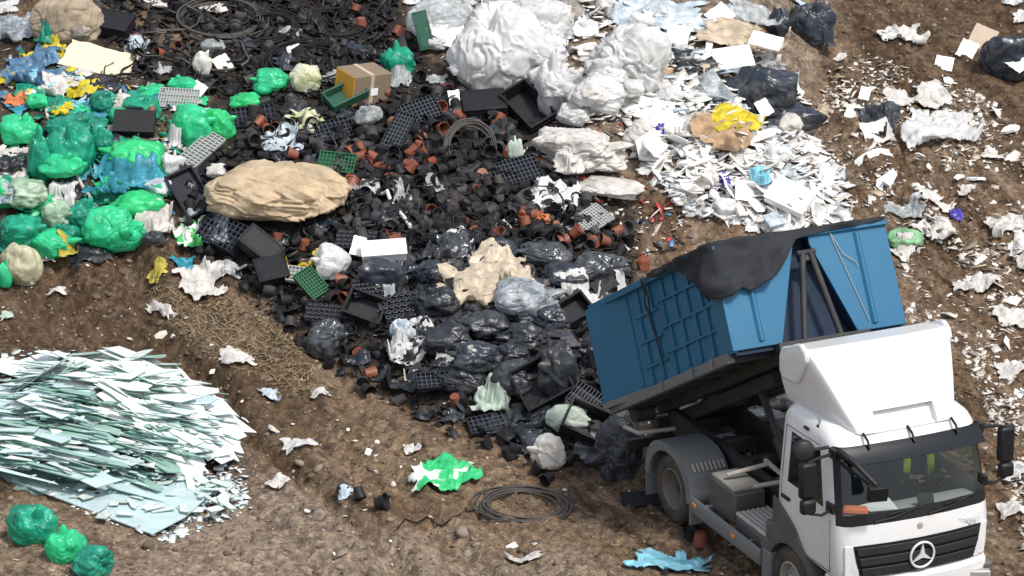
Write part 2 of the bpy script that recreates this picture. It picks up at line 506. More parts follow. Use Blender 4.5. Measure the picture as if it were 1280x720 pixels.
def raise_top(x, y, rx, ry, h, rot=0, z0=None):
    """note that something about h tall now lies on an ellipse here"""
    r = max(rx, ry) + HS
    i0, i1 = int((x - r - HX0) / HS), int((x + r - HX0) / HS) + 2; j0, j1 = int((y - r - HY0) / HS), int((y + r - HY0) / HS) + 2
    i0, j0 = max(i0, 0), max(j0, 0); i1, j1 = min(i1, len(hx)), min(j1, len(hy))
    if i0 >= i1 or j0 >= j1: return
    dx = HXX[j0:j1, i0:i1] - x; dy = HYY[j0:j1, i0:i1] - y
    c, s = math.cos(rot), math.sin(rot)
    q = ((dx * c + dy * s) / rx) ** 2 + ((-dx * s + dy * c) / ry) ** 2
    zb = float(gz(x, y)) if z0 is None else z0
    dome = zb + h * np.sqrt(np.clip(1 - q, 0, 1))
    sub = TOP[j0:j1, i0:i1]
    TOP[j0:j1, i0:i1] = np.where(q < 1, np.maximum(sub, dome), sub)

def foot(x, y, rx, ry=None, q=.5):
    ry = ry or rx
    a = np.linspace(0, 2 * math.pi, 9)[:-1]
    zs = np.concatenate([tz(x + rx * f * np.cos(a), y + ry * f * np.sin(a)) for f in (.35, .75)] + [[float(tz(x, y))]])
    return float(np.quantile(zs, q))

def slope_rot(x, y, r=.25, top=True):
    """(pitch about x, roll about y) of the surface under a thing"""
    A = TOP if top else GRD
    dzx = float(samp(A, x + r, y) - samp(A, x - r, y)) / (2 * r); dzy = float(samp(A, x, y + r) - samp(A, x, y - r)) / (2 * r)
    return math.atan(max(-1, min(1, dzy))), -math.atan(max(-1, min(1, dzx)))

# ================================================================== TRUCK
def glassy(name, tint, refl=.12, rough=.03, thr=.8):
    if name in MATS: return MATS[name]
    m = bpy.data.materials.new(name); m.use_nodes = True; nt = m.node_tree; nt.nodes.clear()
    o = nt.nodes.new('ShaderNodeOutputMaterial'); t = nt.nodes.new('ShaderNodeBsdfTransparent'); t.inputs[0].default_value = (*tint, 1)
    g = nt.nodes.new('ShaderNodeBsdfGlossy'); g.inputs['Roughness'].default_value = rough; g.inputs[0].default_value = (.9, .95, 1, 1)
    lw = nt.nodes.new('ShaderNodeLayerWeight'); lw.inputs[0].default_value = .35
    f = mathn(nt, 'ADD', mathn(nt, 'MULTIPLY', lw.outputs['Fresnel'], .3), refl, clamp=True)
    ms = nt.nodes.new('ShaderNodeMixShader'); nt.links.new(f, ms.inputs[0]); nt.links.new(t.outputs[0], ms.inputs[1]); nt.links.new(g.outputs[0], ms.inputs[2])
    nt.links.new(ms.outputs[0], o.inputs[0])
    MATS[name] = m
    return m

M_CAB = mat_paint('white_cab_paint', (.70, .71, .715), .3, .2, (.45, .40, .34), 1.6, coat=.35)
M_DGREY = mat_paint('dark_grey_moulding', (.055, .062, .070), .5, .45, (.20, .16, .12), 3)
M_GREY = mat_paint('grey_mudguard_plastic', (.13, .145, .16), .5, .4, (.24, .20, .16), 3)
M_BLK = mat_paint('black_plastic_trim', (.010, .011, .013), .45, .08, (.08, .07, .06), 4, spec=.3)
M_GRILL = mat_paint('black_grille_bars', (.018, .021, .025), .5, .12, (.08, .07, .06), 4, spec=.3)
M_CHAS = mat_paint('dusty_chassis_steel', (.015, .017, .020), .6, .28, (.13, .105, .08), 3.5)
M_TYRE = mat_paint('dusty_tyre_rubber', (.022, .021, .020), .85, .75, (.14, .11, .082), 3)
M_RIM = mat_paint('dusty_steel_rim', (.14, .125, .11), .6, .7, (.19, .15, .115), 4)
M_ALU = mat_paint('dull_ribbed_aluminium', (.42, .41, .39), .45, .55, (.28, .23, .18), 4, metal=.3)
M_PIPE = mat_paint('pale_steel_pipe', (.42, .39, .35), .5, .5, (.24, .19, .15), 6)
M_CHROME = mat_paint('chrome', (.80, .82, .84), .3, .05, (.3, .3, .3), 4, metal=.35)
M_ORANGE = mat_paint('orange_reflector', (.75, .22, .03), .3, .1)
M_BLUE = mat_paint('blue_container_paint', (.002, .108, .225), .55, .12, (.10, .12, .13), 1.7)
_m = M_BLUE; _nt = _m.node_tree; _b = _nt.nodes['Principled BSDF']; _src = _b.inputs['Base Color'].links[0].from_socket
_n = nz(_nt, 4.5, 8, .72, dist=.8); _n3 = nz(_nt, 1.1, 4, .6)
_f = mathn(_nt, 'MULTIPLY', ramp(_nt, _n.outputs[0], [(.62, (0, 0, 0)), (.72, (1, 1, 1))]).outputs[0], .5)
_c = mix(_nt, _f, _src, (.13, .085, .055))
_c = mix(_nt, mathn(_nt, 'MULTIPLY', ramp(_nt, _n3.outputs[0], [(.4, (0, 0, 0)), (.7, (1, 1, 1))]).outputs[0], .35), _c, (.02, .15, .25))
_nt.links.new(_c, _b.inputs['Base Color'])
M_BLUED = mat_paint('shade_darkened_container_blue', (.003, .018, .048), .75, .35, (.02, .025, .03), 2.5)  # container blue darkened: the shade inside the recess is put into the colour
M_SILL = mat_paint('rusty_grey_steel_sill', (.13, .15, .16), .65, .75, (.20, .15, .12), 5)
M_TARP = mat_paint('black_net_tarpaulin', (.010, .013, .018), .8, .2, (.05, .05, .05), 5)
M_GLASS = glassy('tinted_windscreen', (.84, .89, .88), .025)
M_SGLASS = glassy('dark_side_glass', (.55, .60, .60), .05)
M_VISOR = glassy('smoked_visor', (.10, .12, .13), .03, .15)
M_DASH = mat_paint('grey_dashboard', (.40, .41, .39), .7, .2, (.2, .18, .15), 4)
M_SEAT = mat_paint('dark_seat_cloth', (.04, .043, .05), .9, .2)

truck = empty('hook_lift_truck', 'white hook lift truck with tall roof fairing tipping a blue container', 'truck', (TRK[0], TRK[1], 0.02), (0, 0, TRK_YAW))
TM = Matrix.Translation((TRK[0], TRK[1], .02)) @ Rz(TRK_YAW)

def ring(xf, xr, hw, z, bul=.07, rc=.24):
    """plan outline of the cab at height z, from rear right forwards, round the front and back along the left"""
    r = [(xr, -hw + .10), (xr + .03, -hw + .03), (xr + .10, -hw), (-.16, -hw), (.34, -hw), (xf - .46, -hw), (xf - .30, -hw)]
    ym = hw - rc
    for a in (25, 50, 75):
        r.append((xf - .30 + (.30 - bul) * math.sin(R(a)), -ym - rc * math.cos(R(a))))
    for y in (-ym * .97, -ym * .5, 0):
        r.append((xf - bul * (y / ym) ** 2, y))
    return [(x, y, z) for x, y in r] + [(x, -y, z) for x, y in r[-2::-1]]

LV = [(.98, 1.27, 1.07), (1.10, 1.285, 1.085), (1.46, 1.27, 1.09), (1.66, 1.235, 1.085), (1.80, 1.205, 1.08), (2.46, 1.02, 1.035), (2.60, .97, 1.02), (2.70, .88, .985), (2.77, .70, .91)]
rings = [ring(xf, -.44 if z < 2.65 else -.44 + (z - 2.65) * .6, hw, z) for z, xf, hw in LV]
NR = len(rings[0])
def wall(sel):
    """faces of the loft whose (level, segment) pass sel"""
    m = MB(); m.v = [p for r in rings for p in r]
    for l in range(len(rings) - 1):
        for k in range(NR):
            if sel(l, k): m.f.append((l * NR + k, l * NR + (k + 1) % NR, (l + 1) * NR + (k + 1) % NR, (l + 1) * NR + k))
    return m
FRONT = range(7, 17)     # segments of the windscreen, round into the corners
isW = lambda l, k: l == 4 and k in range(8, 16)
isSurr = lambda l, k: (l in (3,) and k in range(7, 17)) or (l in (4,) and k in (7, 16)) or (l == 5 and k in range(7, 17))
isSide = lambda l, k: l in (4,) and k in (3, 4, 19, 20)
m = wall(lambda l, k: not (isW(l, k) or isSurr(l, k) or isSide(l, k)))
m.f.append(tuple((len(rings) - 1) * NR + k for k in range(NR)))
cab = m.build('cab', M_CAB, truck, bevel=0, smooth=True)
def clean(o):
    bm = bmesh.new(); bm.from_mesh(o.data)
    bmesh.ops.delete(bm, geom=[v for v in bm.verts if not v.link_faces], context='VERTS')
    bm.to_mesh(o.data); bm.free(); return o
clean(cab)
cab.data.set_sharp_from_angle(angle=R(38))
clean(wall(isSurr).build('window_surround', M_BLK, cab, smooth=True))
ws = clean(wall(isW).build('windscreen', M_GLASS, cab, smooth=True))
for ks in ((3, 4), (19, 20)):
    clean(wall(lambda l, k: l == 4 and k in ks).build('side_window', M_SGLASS, cab, smooth=True))
# floor, rear wall lining, dashboard, seats
m = MB(); m.box((.38, 0, .99), (1.5, 1.95, .04)); m.box((-.40, 0, 1.75), (.03, 1.9, 1.5)); m.box((.30, 0, 1.12), (.8, .6, .3)); m.build('cab_lining', M_SEAT, cab)
m = MB(); m.prism([(.62, 1.30), (.62, 1.62), (.74, 1.70), (1.10, 1.72), (1.14, 1.66), (1.12, 1.30)], -.96, .96); m.build('dashboard', M_DASH, cab, bevel=.03)
for sy in (-.55, .60):
    m = MB(); m.box((.02, sy, 1.38), (.5, .5, .14)); m.box((-.24, sy, 1.78), (.13, .48, .78), (0, R(-8), 0)); m.box((-.30, sy, 2.26), (.10, .28, .2), (0, R(-8), 0))
    m.build('cab_seat', M_SEAT, cab, bevel=.04)
m = MB(); SW = T_(.50, .60, 1.78) @ Ry(R(-38))
m.tube([(.22 * math.cos(a), .22 * math.sin(a), 0) for a in np.linspace(0, 2 * math.pi, 29)[:-1]], .016, 8, True, SW)
for a in (90, 210, 330): m.tube([(0, 0, -.03), (.21 * math.cos(R(a)), .21 * math.sin(R(a)), 0)], .014, 6, False, SW)
m.lathe([(0, -.05), (.06, -.05), (.06, .0), (0, .01)], 12, SW)
m.build('steering_wheel', M_BLK, cab, smooth=True)
m = MB(); m.box((1.06, .18, 1.80), (.03, .22, .16), (0, R(-20), 0)); m.box((1.03, .18, 1.735), (.05, .08, .05)); m.build('dash_screen', M_BLK, cab, bevel=.008)
# door seams and handles
for s in (-1, 1):
    m = MB(); y = s * 1.0865
    for a, b_ in (((-.30, 1.02), (-.30, 2.50)), ((-.30, 2.50), (.52, 2.53)), ((.96, 1.02), (.93, 1.70)), ((.30, 1.0), (.96, 1.02))):
        def yy(z): return s * (1.0855 if z < 1.7 else np.interp(z, [1.66, 1.8, 2.46, 2.6], [1.0855, 1.0805, 1.0355, 1.0205]))
        n = 6; pts = [(a[0] + (b_[0] - a[0]) * t, yy(a[1] + (b_[1] - a[1]) * t), a[1] + (b_[1] - a[1]) * t) for t in np.linspace(0, 1, n)]
        m.tube(pts, .006, 5)
    m.build('door_seam', M_DGREY, cab)
    m = MB(); m.box((-.17, s * 1.10, 1.58), (.20, .03, .045)); m.build('door_handle', M_BLK, cab, bevel=.008)
    m = MB(); m.box((.18, s * 1.026, 2.625), (.11, .03, .035)); m.build('marker_lamp', M_BLK, cab, bevel=.008)
# sun visor with three stays
m = MB(); n = 12
V = []; 
for i in range(n + 1):
    y = -.97 + 1.94 * i / n; bx = -.06 * (y / .97) ** 2
    V += [(.99 + bx, y, 2.63), (1.185 + bx, y, 2.46), (1.185 + bx, y, 2.452), (.98 + bx, y, 2.62)]
F_ = []
for i in range(n):
    for k in range(4): F_.append((i * 4 + k, i * 4 + (k + 1) % 4, i * 4 + 4 + (k + 1) % 4, i * 4 + 4 + k))
F_ += [(0, 1, 2, 3), (n * 4 + 3, n * 4 + 2, n * 4 + 1, n * 4)]
m.add(V, F_); m.build('sun_visor', M_VISOR, cab, smooth=True)
for y in (-.62, 0, .62):
    m = MB(); m.tube([(.86, y, 2.73), (.98, y, 2.68), (1.06 - .06 * y * y, y, 2.59)], .018, 6); m.build('visor_stay', M_BLK, cab)
for y0, y1 in ((-.62, -.08), (.12, .72)):
    m = MB(); f = lambda y, z: (1.262 - (z - 1.66) * .28 - .07 * (y / .84) ** 2, y, z)
    m.tube([f(y0, 1.70), f(y0 + (y1 - y0) * .5, 1.725), f(y1, 1.79)], [.014, .012, .008], 6); m.tube([f(y1 - .36, 1.765), f(y1 + .1, 1.80)], .011, 6)
    m.build('wiper', M_BLK, cab)
# front panel: grille, emblem, badge, lettering, bumper, lamps
def fx(y, z): return np.interp(z, [.98, 1.10, 1.46, 1.66, 1.8], [1.27, 1.285, 1.27, 1.235, 1.205]) - .07 * (y / .84) ** 2
def fpanel(poly, off, thick=.02, n=10):
    """panel bent to the cab front: poly is left edge / right edge rows of (y0, y1, z)"""
    V = []; F_ = []; rows = len(poly)
    for lay in (0, 1):
        for y0, y1, z in poly:
            for i in range(n + 1):
                y = y0 + (y1 - y0) * i / n; V.append((fx(y, z) + off - lay * thick, y, z))
    W = n + 1; B = rows * W
    for r in range(rows - 1):
        for i in range(n):
            a = r * W + i; F_.append((a, a + 1, a + W + 1, a + W)); F_.append((B + a, B + a + W, B + a + W + 1, B + a + 1))
    for i in range(n):
        F_.append((i, B + i, B + i + 1, i + 1)); a = (rows - 1) * W + i; F_.append((a, a + 1, B + a + 1, B + a))
    for r in range(rows - 1):
        a = r * W; F_.append((a, a + W, B + a + W, B + a)); a += n; F_.append((a, B + a, B + a + W, a + W))
    return V, F_
gr = MB().add(*fpanel([(-.80, .80, .99), (-.86, .86, 1.20), (-.90, .90, 1.405), (-.90, .90, 1.415)], .012)).build('grille', M_BLK, cab, smooth=True)
for z in (1.02, 1.155, 1.29):
    w0 = .77 + (z - .99) * .26
    MB().add(*fpanel([(-w0, w0, z), (-w0 - .02, w0 + .02, z + .085), (-w0 - .025, w0 + .025, z + .10)], .036, .02)).build('grille_bar', M_GRILL, gr, bevel=.006)
em = MB(); EM = T_(fx(0, 1.2) + .05, 0, 1.2) @ Ry(R(90))
em.tube([(.165 * math.cos(a), .165 * math.sin(a), 0) for a in np.linspace(0, 2 * math.pi, 37)[:-1]], .016, 8, True, EM)
sp = []
for k in range(6):
    a = R(180 + 60 * k); r = .155 if k % 2 == 0 else .036
    sp.append((r * math.cos(a), r * math.sin(a)))
em.prism(sp, -.012, .012, 'z', EM)
em.build('star_emblem', M_CHROME, gr, smooth=True)
m = MB(); m.lathe([(0, .016), (.035, .014), (.042, 0), (0, -.01)], 20, T_(fx(0, 1.56), 0, 1.56) @ Ry(R(86))); m.build('round_badge', M_ALU, cab, smooth=True)
tcv = bpy.data.curves.new('lettering', 'FONT'); tcv.body = 'Atego'; tcv.size = .12; tcv.extrude = .004; tcv.shear = .35; tcv.space_character = 1.1
tmp = bpy.data.objects.new('lettering', tcv); COL.objects.link(tmp)
bpy.context.view_layer.update()
tme = bpy.data.meshes.new_from_object(tmp.evaluated_get(bpy.context.evaluated_depsgraph_get()))
bpy.data.objects.remove(tmp)
lt = link('lettering', tme, M_CHROME, cab)
lt.matrix_local = Matrix(((0, 0, 1, fx(.72, 1.5) + .006), (1, 0, 0, .52), (0, 1, 0, 1.475), (0, 0, 0, 1))) @ Matrix.Rotation(R(-5), 4, 'Y')
m = MB()
prof = [(-.98, 1.0), (-.9, 1.22), (-.5, 1.325), (0, 1.345), (.5, 1.325), (.9, 1.22), (.98, 1.0)]
bp = [(x, y * 1.1) for y, x in prof] + [(.80, 1.08), (.80, -1.08)]
m.prism([(a, b_) for a, b_ in bp], .36, .965, 'z')
bmp = m.build('bumper', M_CAB, cab, bevel=.05, seg=3)
m = MB(); m.box((1.335, 0, .55), (.03, 1.2, .2)); m.build('lower_intake', M_BLK, bmp, bevel=.01)
for s in (-1, 1):
    m = MB(); m.box((1.27, s * .83, .74), (.10, .34, .16), (0, 0, s * R(-22))); m.build('headlamp', M_ALU, bmp, bevel=.02)
    m = MB(); m.add(*fpanel([(s * .93 - .07, s * .93 + .05, 1.0), (s * .955 - .05, s * .955 + .05, 1.42)], .008, .03, 4)) ; m.build('corner_panel', M_CAB, cab, bevel=.01)
# front wheel surround: dark grey arch and steps
for s in (-1, 1):
    m = MB(); out = []; inn = []
    for a in np.linspace(-8, 188, 18):
        out.append((.70 * math.cos(R(a)) * 1.0, .46 + .64 * math.sin(R(a)))); inn.append((.56 * math.cos(R(a)), .46 + .53 * math.sin(R(a))))
    for i in range(len(out) - 1):
        m.prism([out[i], out[i + 1], inn[i + 1], inn[i]], s * .72, s * 1.115)
    m.build('wheel_arch', M_DGREY, cab, bevel=0)
    m = MB(); m.prism([(-.46, .80), (-.46, 1.50), (-.34, 1.47), (-.08, 1.36), (.10, 1.26), (.26, 1.10), (.42, .86), (.52, .60), (.52, .47), (.47, .72), (.34, .91), (.18, 1.01), (0, 1.035), (-.18, 1.01), (-.34, .91)], s * 1.088, s * 1.118)
    m.build('sill_trim', M_DGREY, cab, bevel=.006)
    m = MB(); m.box((.98, s * .98, .62), (.5, .24, .5)); m.build('entry_step', M_DGREY, cab, bevel=.03)
# roof fairing
FL = [(2.715, .87, .88), (2.78, .85, .94), (2.94, .73, .985), (3.13, .58, 1.02), (3.32, .42, 1.045), (3.48, .27, 1.06), (3.56, .18, 1.055), (3.60, .08, 1.03)]
fr = []
for z, xf, hw in FL:
    xr = -.48
    wf = np.interp(z, [2.72, 3.6], [.72, 1.04])
    def sy(x): return -np.interp(x, [xr, xf], [hw, wf])
    h = [(xr, -hw), (xr + .02, -hw - .01)] + [(xr + (xf - xr) * t, sy(xr + (xf - xr) * t)) for t in (.35, .7)] + [(xf - .13, sy(xf - .13) + .01), (xf - .05, -wf + .04), (xf - .01, -wf + .12), (xf, -.42), (xf + .01, 0.0)]
    zt = lambda x: z - max(0, xf - .16 - x) * .34 * max(0, (z - 2.9) / .7)      # the top falls away behind the leading edge
    fr.append([(x, y, zt(x)) for x, y in h] + [(x, -y, zt(x)) for x, y in h[-2::-1]])
m = MB(); NF = len(fr[0]); m.v = [p for r in fr for p in r]
for l in range(len(fr) - 1):
    for k in range(NF):
        m.f.append((l * NF + k, l * NF + (k + 1) % NF, (l + 1) * NF + (k + 1) % NF, (l + 1) * NF + k))
m.f.append(tuple((len(fr) - 1) * NF + k for k in range(NF)))
fa = m.build('roof_fairing', M_CAB, truck, smooth=True)
bm = bmesh.new(); bm.from_mesh(fa.data)
sel = [f for f in bm.faces if f.calc_center_median().x > .5 and abs(f.calc_center_median().y) < .41 and 2.70 < f.calc_center_median().z < 2.93 and f.normal.x > .3]
if sel:
    ex = bmesh.ops.extrude_face_region(bm, geom=sel)
    bmesh.ops.translate(bm, verts=[v for v in ex['geom'] if isinstance(v, bmesh.types.BMVert)], vec=(-.10, 0, -.02))
    bmesh.ops.delete(bm, geom=sel, context='FACES')
bmesh.ops.recalc_face_normals(bm, faces=bm.faces)
bm.to_mesh(fa.data); bm.free()
fa.data.polygons.foreach_set('use_smooth', np.ones(len(fa.data.polygons), bool)); fa.data.set_sharp_from_angle(angle=R(32))
md = fa.modifiers.new('bevel', 'BEVEL'); md.width = .03; md.segments = 3; md.limit_method = 'ANGLE'; md.angle_limit = R(35)
for s in (-1, 1):
    m = MB(); m.prism([(-.46, 3.05), (-.54, 3.15), (-.55, 3.36), (-.38, 3.50), (-.12, 3.63), (-.02, 3.66), (.10, 3.60), (.16, 3.48), (-.1, 3.1)], s * .97, s * 1.042)
    m.build('fairing_edge', M_CAB, fa, bevel=.045, seg=3)
# mirrors
def mirror_set(s):
    m = MB(); m.box((.90, s * 1.40, 2.27), (.12, .21, .46)); mm_ = m.build('mirror', M_BLK, cab, bevel=.035)
    m = MB(); m.box((.835, s * 1.40, 2.27), (.008, .165, .40)); m.build('mirror_glass', M_CHROME, mm_, bevel=0)
    m = MB(); m.box((.93, s * 1.40, 1.935), (.12, .20, .19)); m.build('wide_angle_mirror', M_BLK, cab, bevel=.04)
    m = MB(); m.tube([(.93, s * 1.06, 1.84), (.96, s * 1.22, 1.80), (.95, s * 1.38, 1.84), (.92, s * 1.40, 2.0)], .02, 8)
    m.box((.92, s * 1.075, 1.86), (.16, .05, .12)); m.build('mirror_bracket', M_BLK, cab)
    m = MB(); m.tube([(.86, s * 1.02, 2.54), (.90, s * 1.22, 2.54), (.90, s * 1.39, 2.50), (.90, s * 1.4, 2.4)], .02, 8)
    m.box((.86, s * 1.03, 2.54), (.14, .05, .12)); m.build('mirror_bracket', M_BLK, cab)
mirror_set(-1); mirror_set(1)
m = MB(); m.lathe([(0, .05), (.1, .045), (.145, .015), (.15, -.02), (.10, -.05), (0, -.055)], 24, T_(.78, -1.40, 2.60) @ Ry(R(75)) @ Rx(R(15))); m.tube([(.78, -1.05, 2.6), (.78, -1.38, 2.6)], .022, 6)
m.build('kerb_mirror', M_BLK, cab, smooth=True)
m = MB(); m.tube([(.96, -1.0, 2.60), (1.22, -.92, 2.52), (1.46, -.76, 2.30)], [.045, .038, .03], 8); m.tube([(.98, -.98, 2.44), (1.25, -.88, 2.36), (1.44, -.76, 2.24)], .02, 8)
m.box((1.46, -.74, 2.20), (.10, .24, .20), (0, R(15), R(-12))); m.build('front_mirror', M_BLK, cab, bevel=.02)

# chassis
m = MB()
for s in (-1, 1):
    m.box((-1.85, s * .41, .84), (5.6, .07, .24)); m.box((-2.6, s * .41, 1.02), (4.2, .10, .12))
for x in (-4.4, -3.6, -2.9, -2.1, -1.3, -.6, .5): m.box((x, 0, .84), (.12, .78, .16))
ch = m.build('chassis', M_CHAS, truck, bevel=.008)
m = MB(); m.tube([(-3.32, -.95, .47), (-3.32, .95, .47)], .09, 12); m.lathe([(0, -.2), (.18, -.16), (.22, 0), (.18, .16), (0, .2)], 16, T_(-3.32, 0, .47)); m.build('rear_axle', M_CHAS, ch, smooth=True)
m = MB(); m.tube([(0, -.9, .47), (0, .9, .47)], .07, 12); m.build('front_axle', M_CHAS, ch, smooth=True)
def wheel(x, y, s, dual=False):
    yaw = Matrix.Translation((x, y, .47)) @ Rx(R(-90) * s)
    prof = [(.27, -.12), (.33, -.135), (.42, -.14), (.455, -.115), (.47, -.08), (.47, .08), (.455, .115), (.42, .14), (.33, .135), (.27, .12)]
    m = MB(); m.lathe(prof, 40, yaw)
    if dual: m.lathe(prof, 40, yaw @ T_(0, 0, -.31))
    for k in range(40):
        a = 2 * math.pi * k / 40
        for zz, da in ((-.06, 0), (.06, .08)):
            m.box((.472 * math.cos(a + da), .472 * math.sin(a + da), zz), (.016, .045, .10), (0, 0, a + da), M=yaw)
    wl = m.build('wheel', M_TYRE, truck, smooth=True)
    m = MB()
    d = -.10 if dual else .05
    m.lathe([(.285, .125), (.265, .13), (.255, .10), (.24, d * .5), (.21, d), (.12, d + .01), (.11, d + .07), (.07, d + .085), (0, d + .085)], 32, yaw)
    m.lathe([(.285, -.125), (.26, -.10), (.25, .0)], 32, yaw)
    for k in range(10):
        a = 2 * math.pi * k / 10; m.lathe([(0, .035), (.016, .03), (.018, 0)], 6, yaw @ T_(.165 * math.cos(a), .165 * math.sin(a), d + .005))
    m.build('rim', M_RIM if dual else M_ALU, wl, smooth=True)
for s in (-1, 1):
    wheel(0, s * .96, s); wheel(-3.32, s * .93, s, True)
    # rear mudguard with vents
    m = MB(); out = []; inn = []
    for a in np.linspace(2, 178, 20):
        c_, s_ = math.cos(R(a)), math.sin(R(a)); k = 1.0
        out.append((-3.32 + .66 * np.sign(c_) * abs(c_) ** .8, .47 + .64 * s_ ** .8)); inn.append((-3.32 + .62 * np.sign(c_) * abs(c_) ** .8, .47 + .60 * s_ ** .8))
    for i in range(19): m.prism([out[i], out[i + 1], inn[i + 1], inn[i]], s * .52, s * 1.13)
    mid = [(-3.32 + .555 * math.cos(R(a)), .47 + .53 * math.sin(R(a))) for a in np.linspace(2, 178, 20)]
    for i in range(19): m.prism([inn[i], inn[i + 1], mid[i + 1], mid[i]], s * 1.085, s * 1.13)
    m.box((-2.69, s * .82, .36), (.03, .6, .30)); m.box((-3.95, s * .82, .34), (.03, .6, .36))
    mg = m.build('mudguard', M_GREY, truck)
    for i in range(8):
        m = MB(); m.box((-2.80, s * (.58 + i * .062), .955), (.13, .022, .02), (0, R(43), 0)); m.build('vent', M_PIPE, mg)
    # side guard with reflectors, step box, tank, battery box
    m = MB(); m.prism([(.44, s * 1.10), (.64, s * 1.10), (.66, s * 1.13), (.62, s * 1.15), (.46, s * 1.15), (.42, s * 1.13)], -2.66, -.72, 'x', Matrix(((1, 0, 0, 0), (0, 0, 1, 0), (0, 1, 0, 0), (0, 0, 0, 1))))
    for x in (-2.3, -1.1): m.box((x, s * .77, .6), (.06, .66, .06))
    sg = m.build('side_guard', M_GREY, truck, bevel=.008)
    for x in (-2.50, -1.42):
        m = MB(); m.box((x, s * 1.156, .57), (.10, .02, .055)); m.build('reflector', M_ORANGE, sg, bevel=.005)
m = MB(); m.box((-2.02, -.78, .80), (.72, .44, .42)); bb = m.build('battery_box', M_DGREY, truck, bevel=.02)
m = MB(); m.box((-2.05, -.78, 1.035), (.62, .40, .05)); m.build('box_lid', M_ALU, bb, bevel=.01)
m = MB(); m.box((-1.15, -.80, .60), (.86, .48, .34)); tk = m.build('fuel_tank', M_DGREY, truck, bevel=.04)
m = MB()
for i in range(7): m.tube([(-1.55, -1.01 + i * .07, .80), (-.72, -1.01 + i * .07, .80)], .038, 8)
m.build('ribbed_cover', M_ALU, tk, smooth=True)
m = MB(); m.box((-.60, -.86, .92), (.22, .44, .30)); m.lathe([(0, -.1), (.14, -.1), (.15, 0), (.14, .1), (0, .1)], 16, T_(-.66, -1.0, .70) @ Rx(R(90))); m.box((-.62, .80, .92), (.3, .5, .4)); m.build('air_intake_box', M_DGREY, truck, bevel=.03)
m = MB(); m.box((-1.6, .80, .68), (1.3, .5, .5)); m.build('exhaust_box', M_DGREY, truck, bevel=.03)
m = MB(); m.box((-.585, -1.0, .48), (.22, .26, .44)); m.build('lower_flap', M_GREY, truck, bevel=.02)
for pts in ([(-2.05, -.36, 1.24), (-.62, -.36, 1.14)], [(-2.05, -.92, 1.13), (-1.95, -.38, 1.23)], [(-1.55, -.80, 1.14), (-1.45, -.38, 1.18)], [(-.7, -.36, 1.15), (-.62, .0, 1.15)], [(-1.5, .70, 1.45), (-.46, .70, 1.45)]):
    m = MB(); m.tube(pts, .032, 8); m.build('pipe', M_PIPE, truck)
m = MB()
for pts in ([(-.5, -.2, 1.2), (-.9, -.25, 1.05), (-1.5, -.1, 1.1), (-2.4, -.2, 1.0)], [(-.5, .1, 1.35), (-1.0, .12, 1.1), (-1.9, .15, 1.15), (-2.6, .1, 1.0)], [(-.5, .3, 1.4), (-.8, .32, 1.2), (-.9, .3, 1.0)]): m.tube(pts, .018, 6)
m.build('hose_bundle', M_BLK, truck, smooth=True)
m = MB(); m.tube([(-4.15, -.6, .95), (-4.15, -1.15, .98), (-4.5, -1.18, .95)], .03, 8); m.build('marker_arm', M_PIPE, truck)
m = MB(); m.box((-4.62, 0, .62), (.08, 2.2, .14)); m.build('rear_bumper', M_CHAS, truck, bevel=.01)
# tipping gear, tilted with the container
CT = R(29.6); CORG = Vector((-4.83, 0.02, 1.05))
CML = Matrix.Translation(CORG) @ Rz(R(-1)) @ Ry(-CT)
m = MB()
for s in (-1, 1): m.box((1.55, s * .30, -.26), (3.5, .14, .18), M=CML)
for x in (.2, 1.2, 2.2, 3.1): m.box((x, 0, -.26), (.16, .5, .12), M=CML)
m.tube([CML @ Vector((-.05, -.62, -.26)), CML @ Vector((-.05, .62, -.26))], .11, 12)
tf = m.build('tipping_frame', M_CHAS, truck, bevel=.01)
m = MB(); m.box((3.5, 0, -.26), (1.8, .24, .2), M=CML); m.box((4.42, 0, -.14), (.2, .5, .3), M=CML)
m.build('hook_arm', M_CHAS, tf, bevel=.01)
for s in (-1, 1):
    m = MB(); a = Vector((-1.2, s * .28, 1.0)); b_ = CML @ Vector((2.7, s * .28, -.3)); mid = a.lerp(b_, .55)
    m.tube([a, mid], .085, 12); m.tube([mid, b_], .05, 10); m.build('hydraulic_ram', M_CHAS, tf, smooth=True)

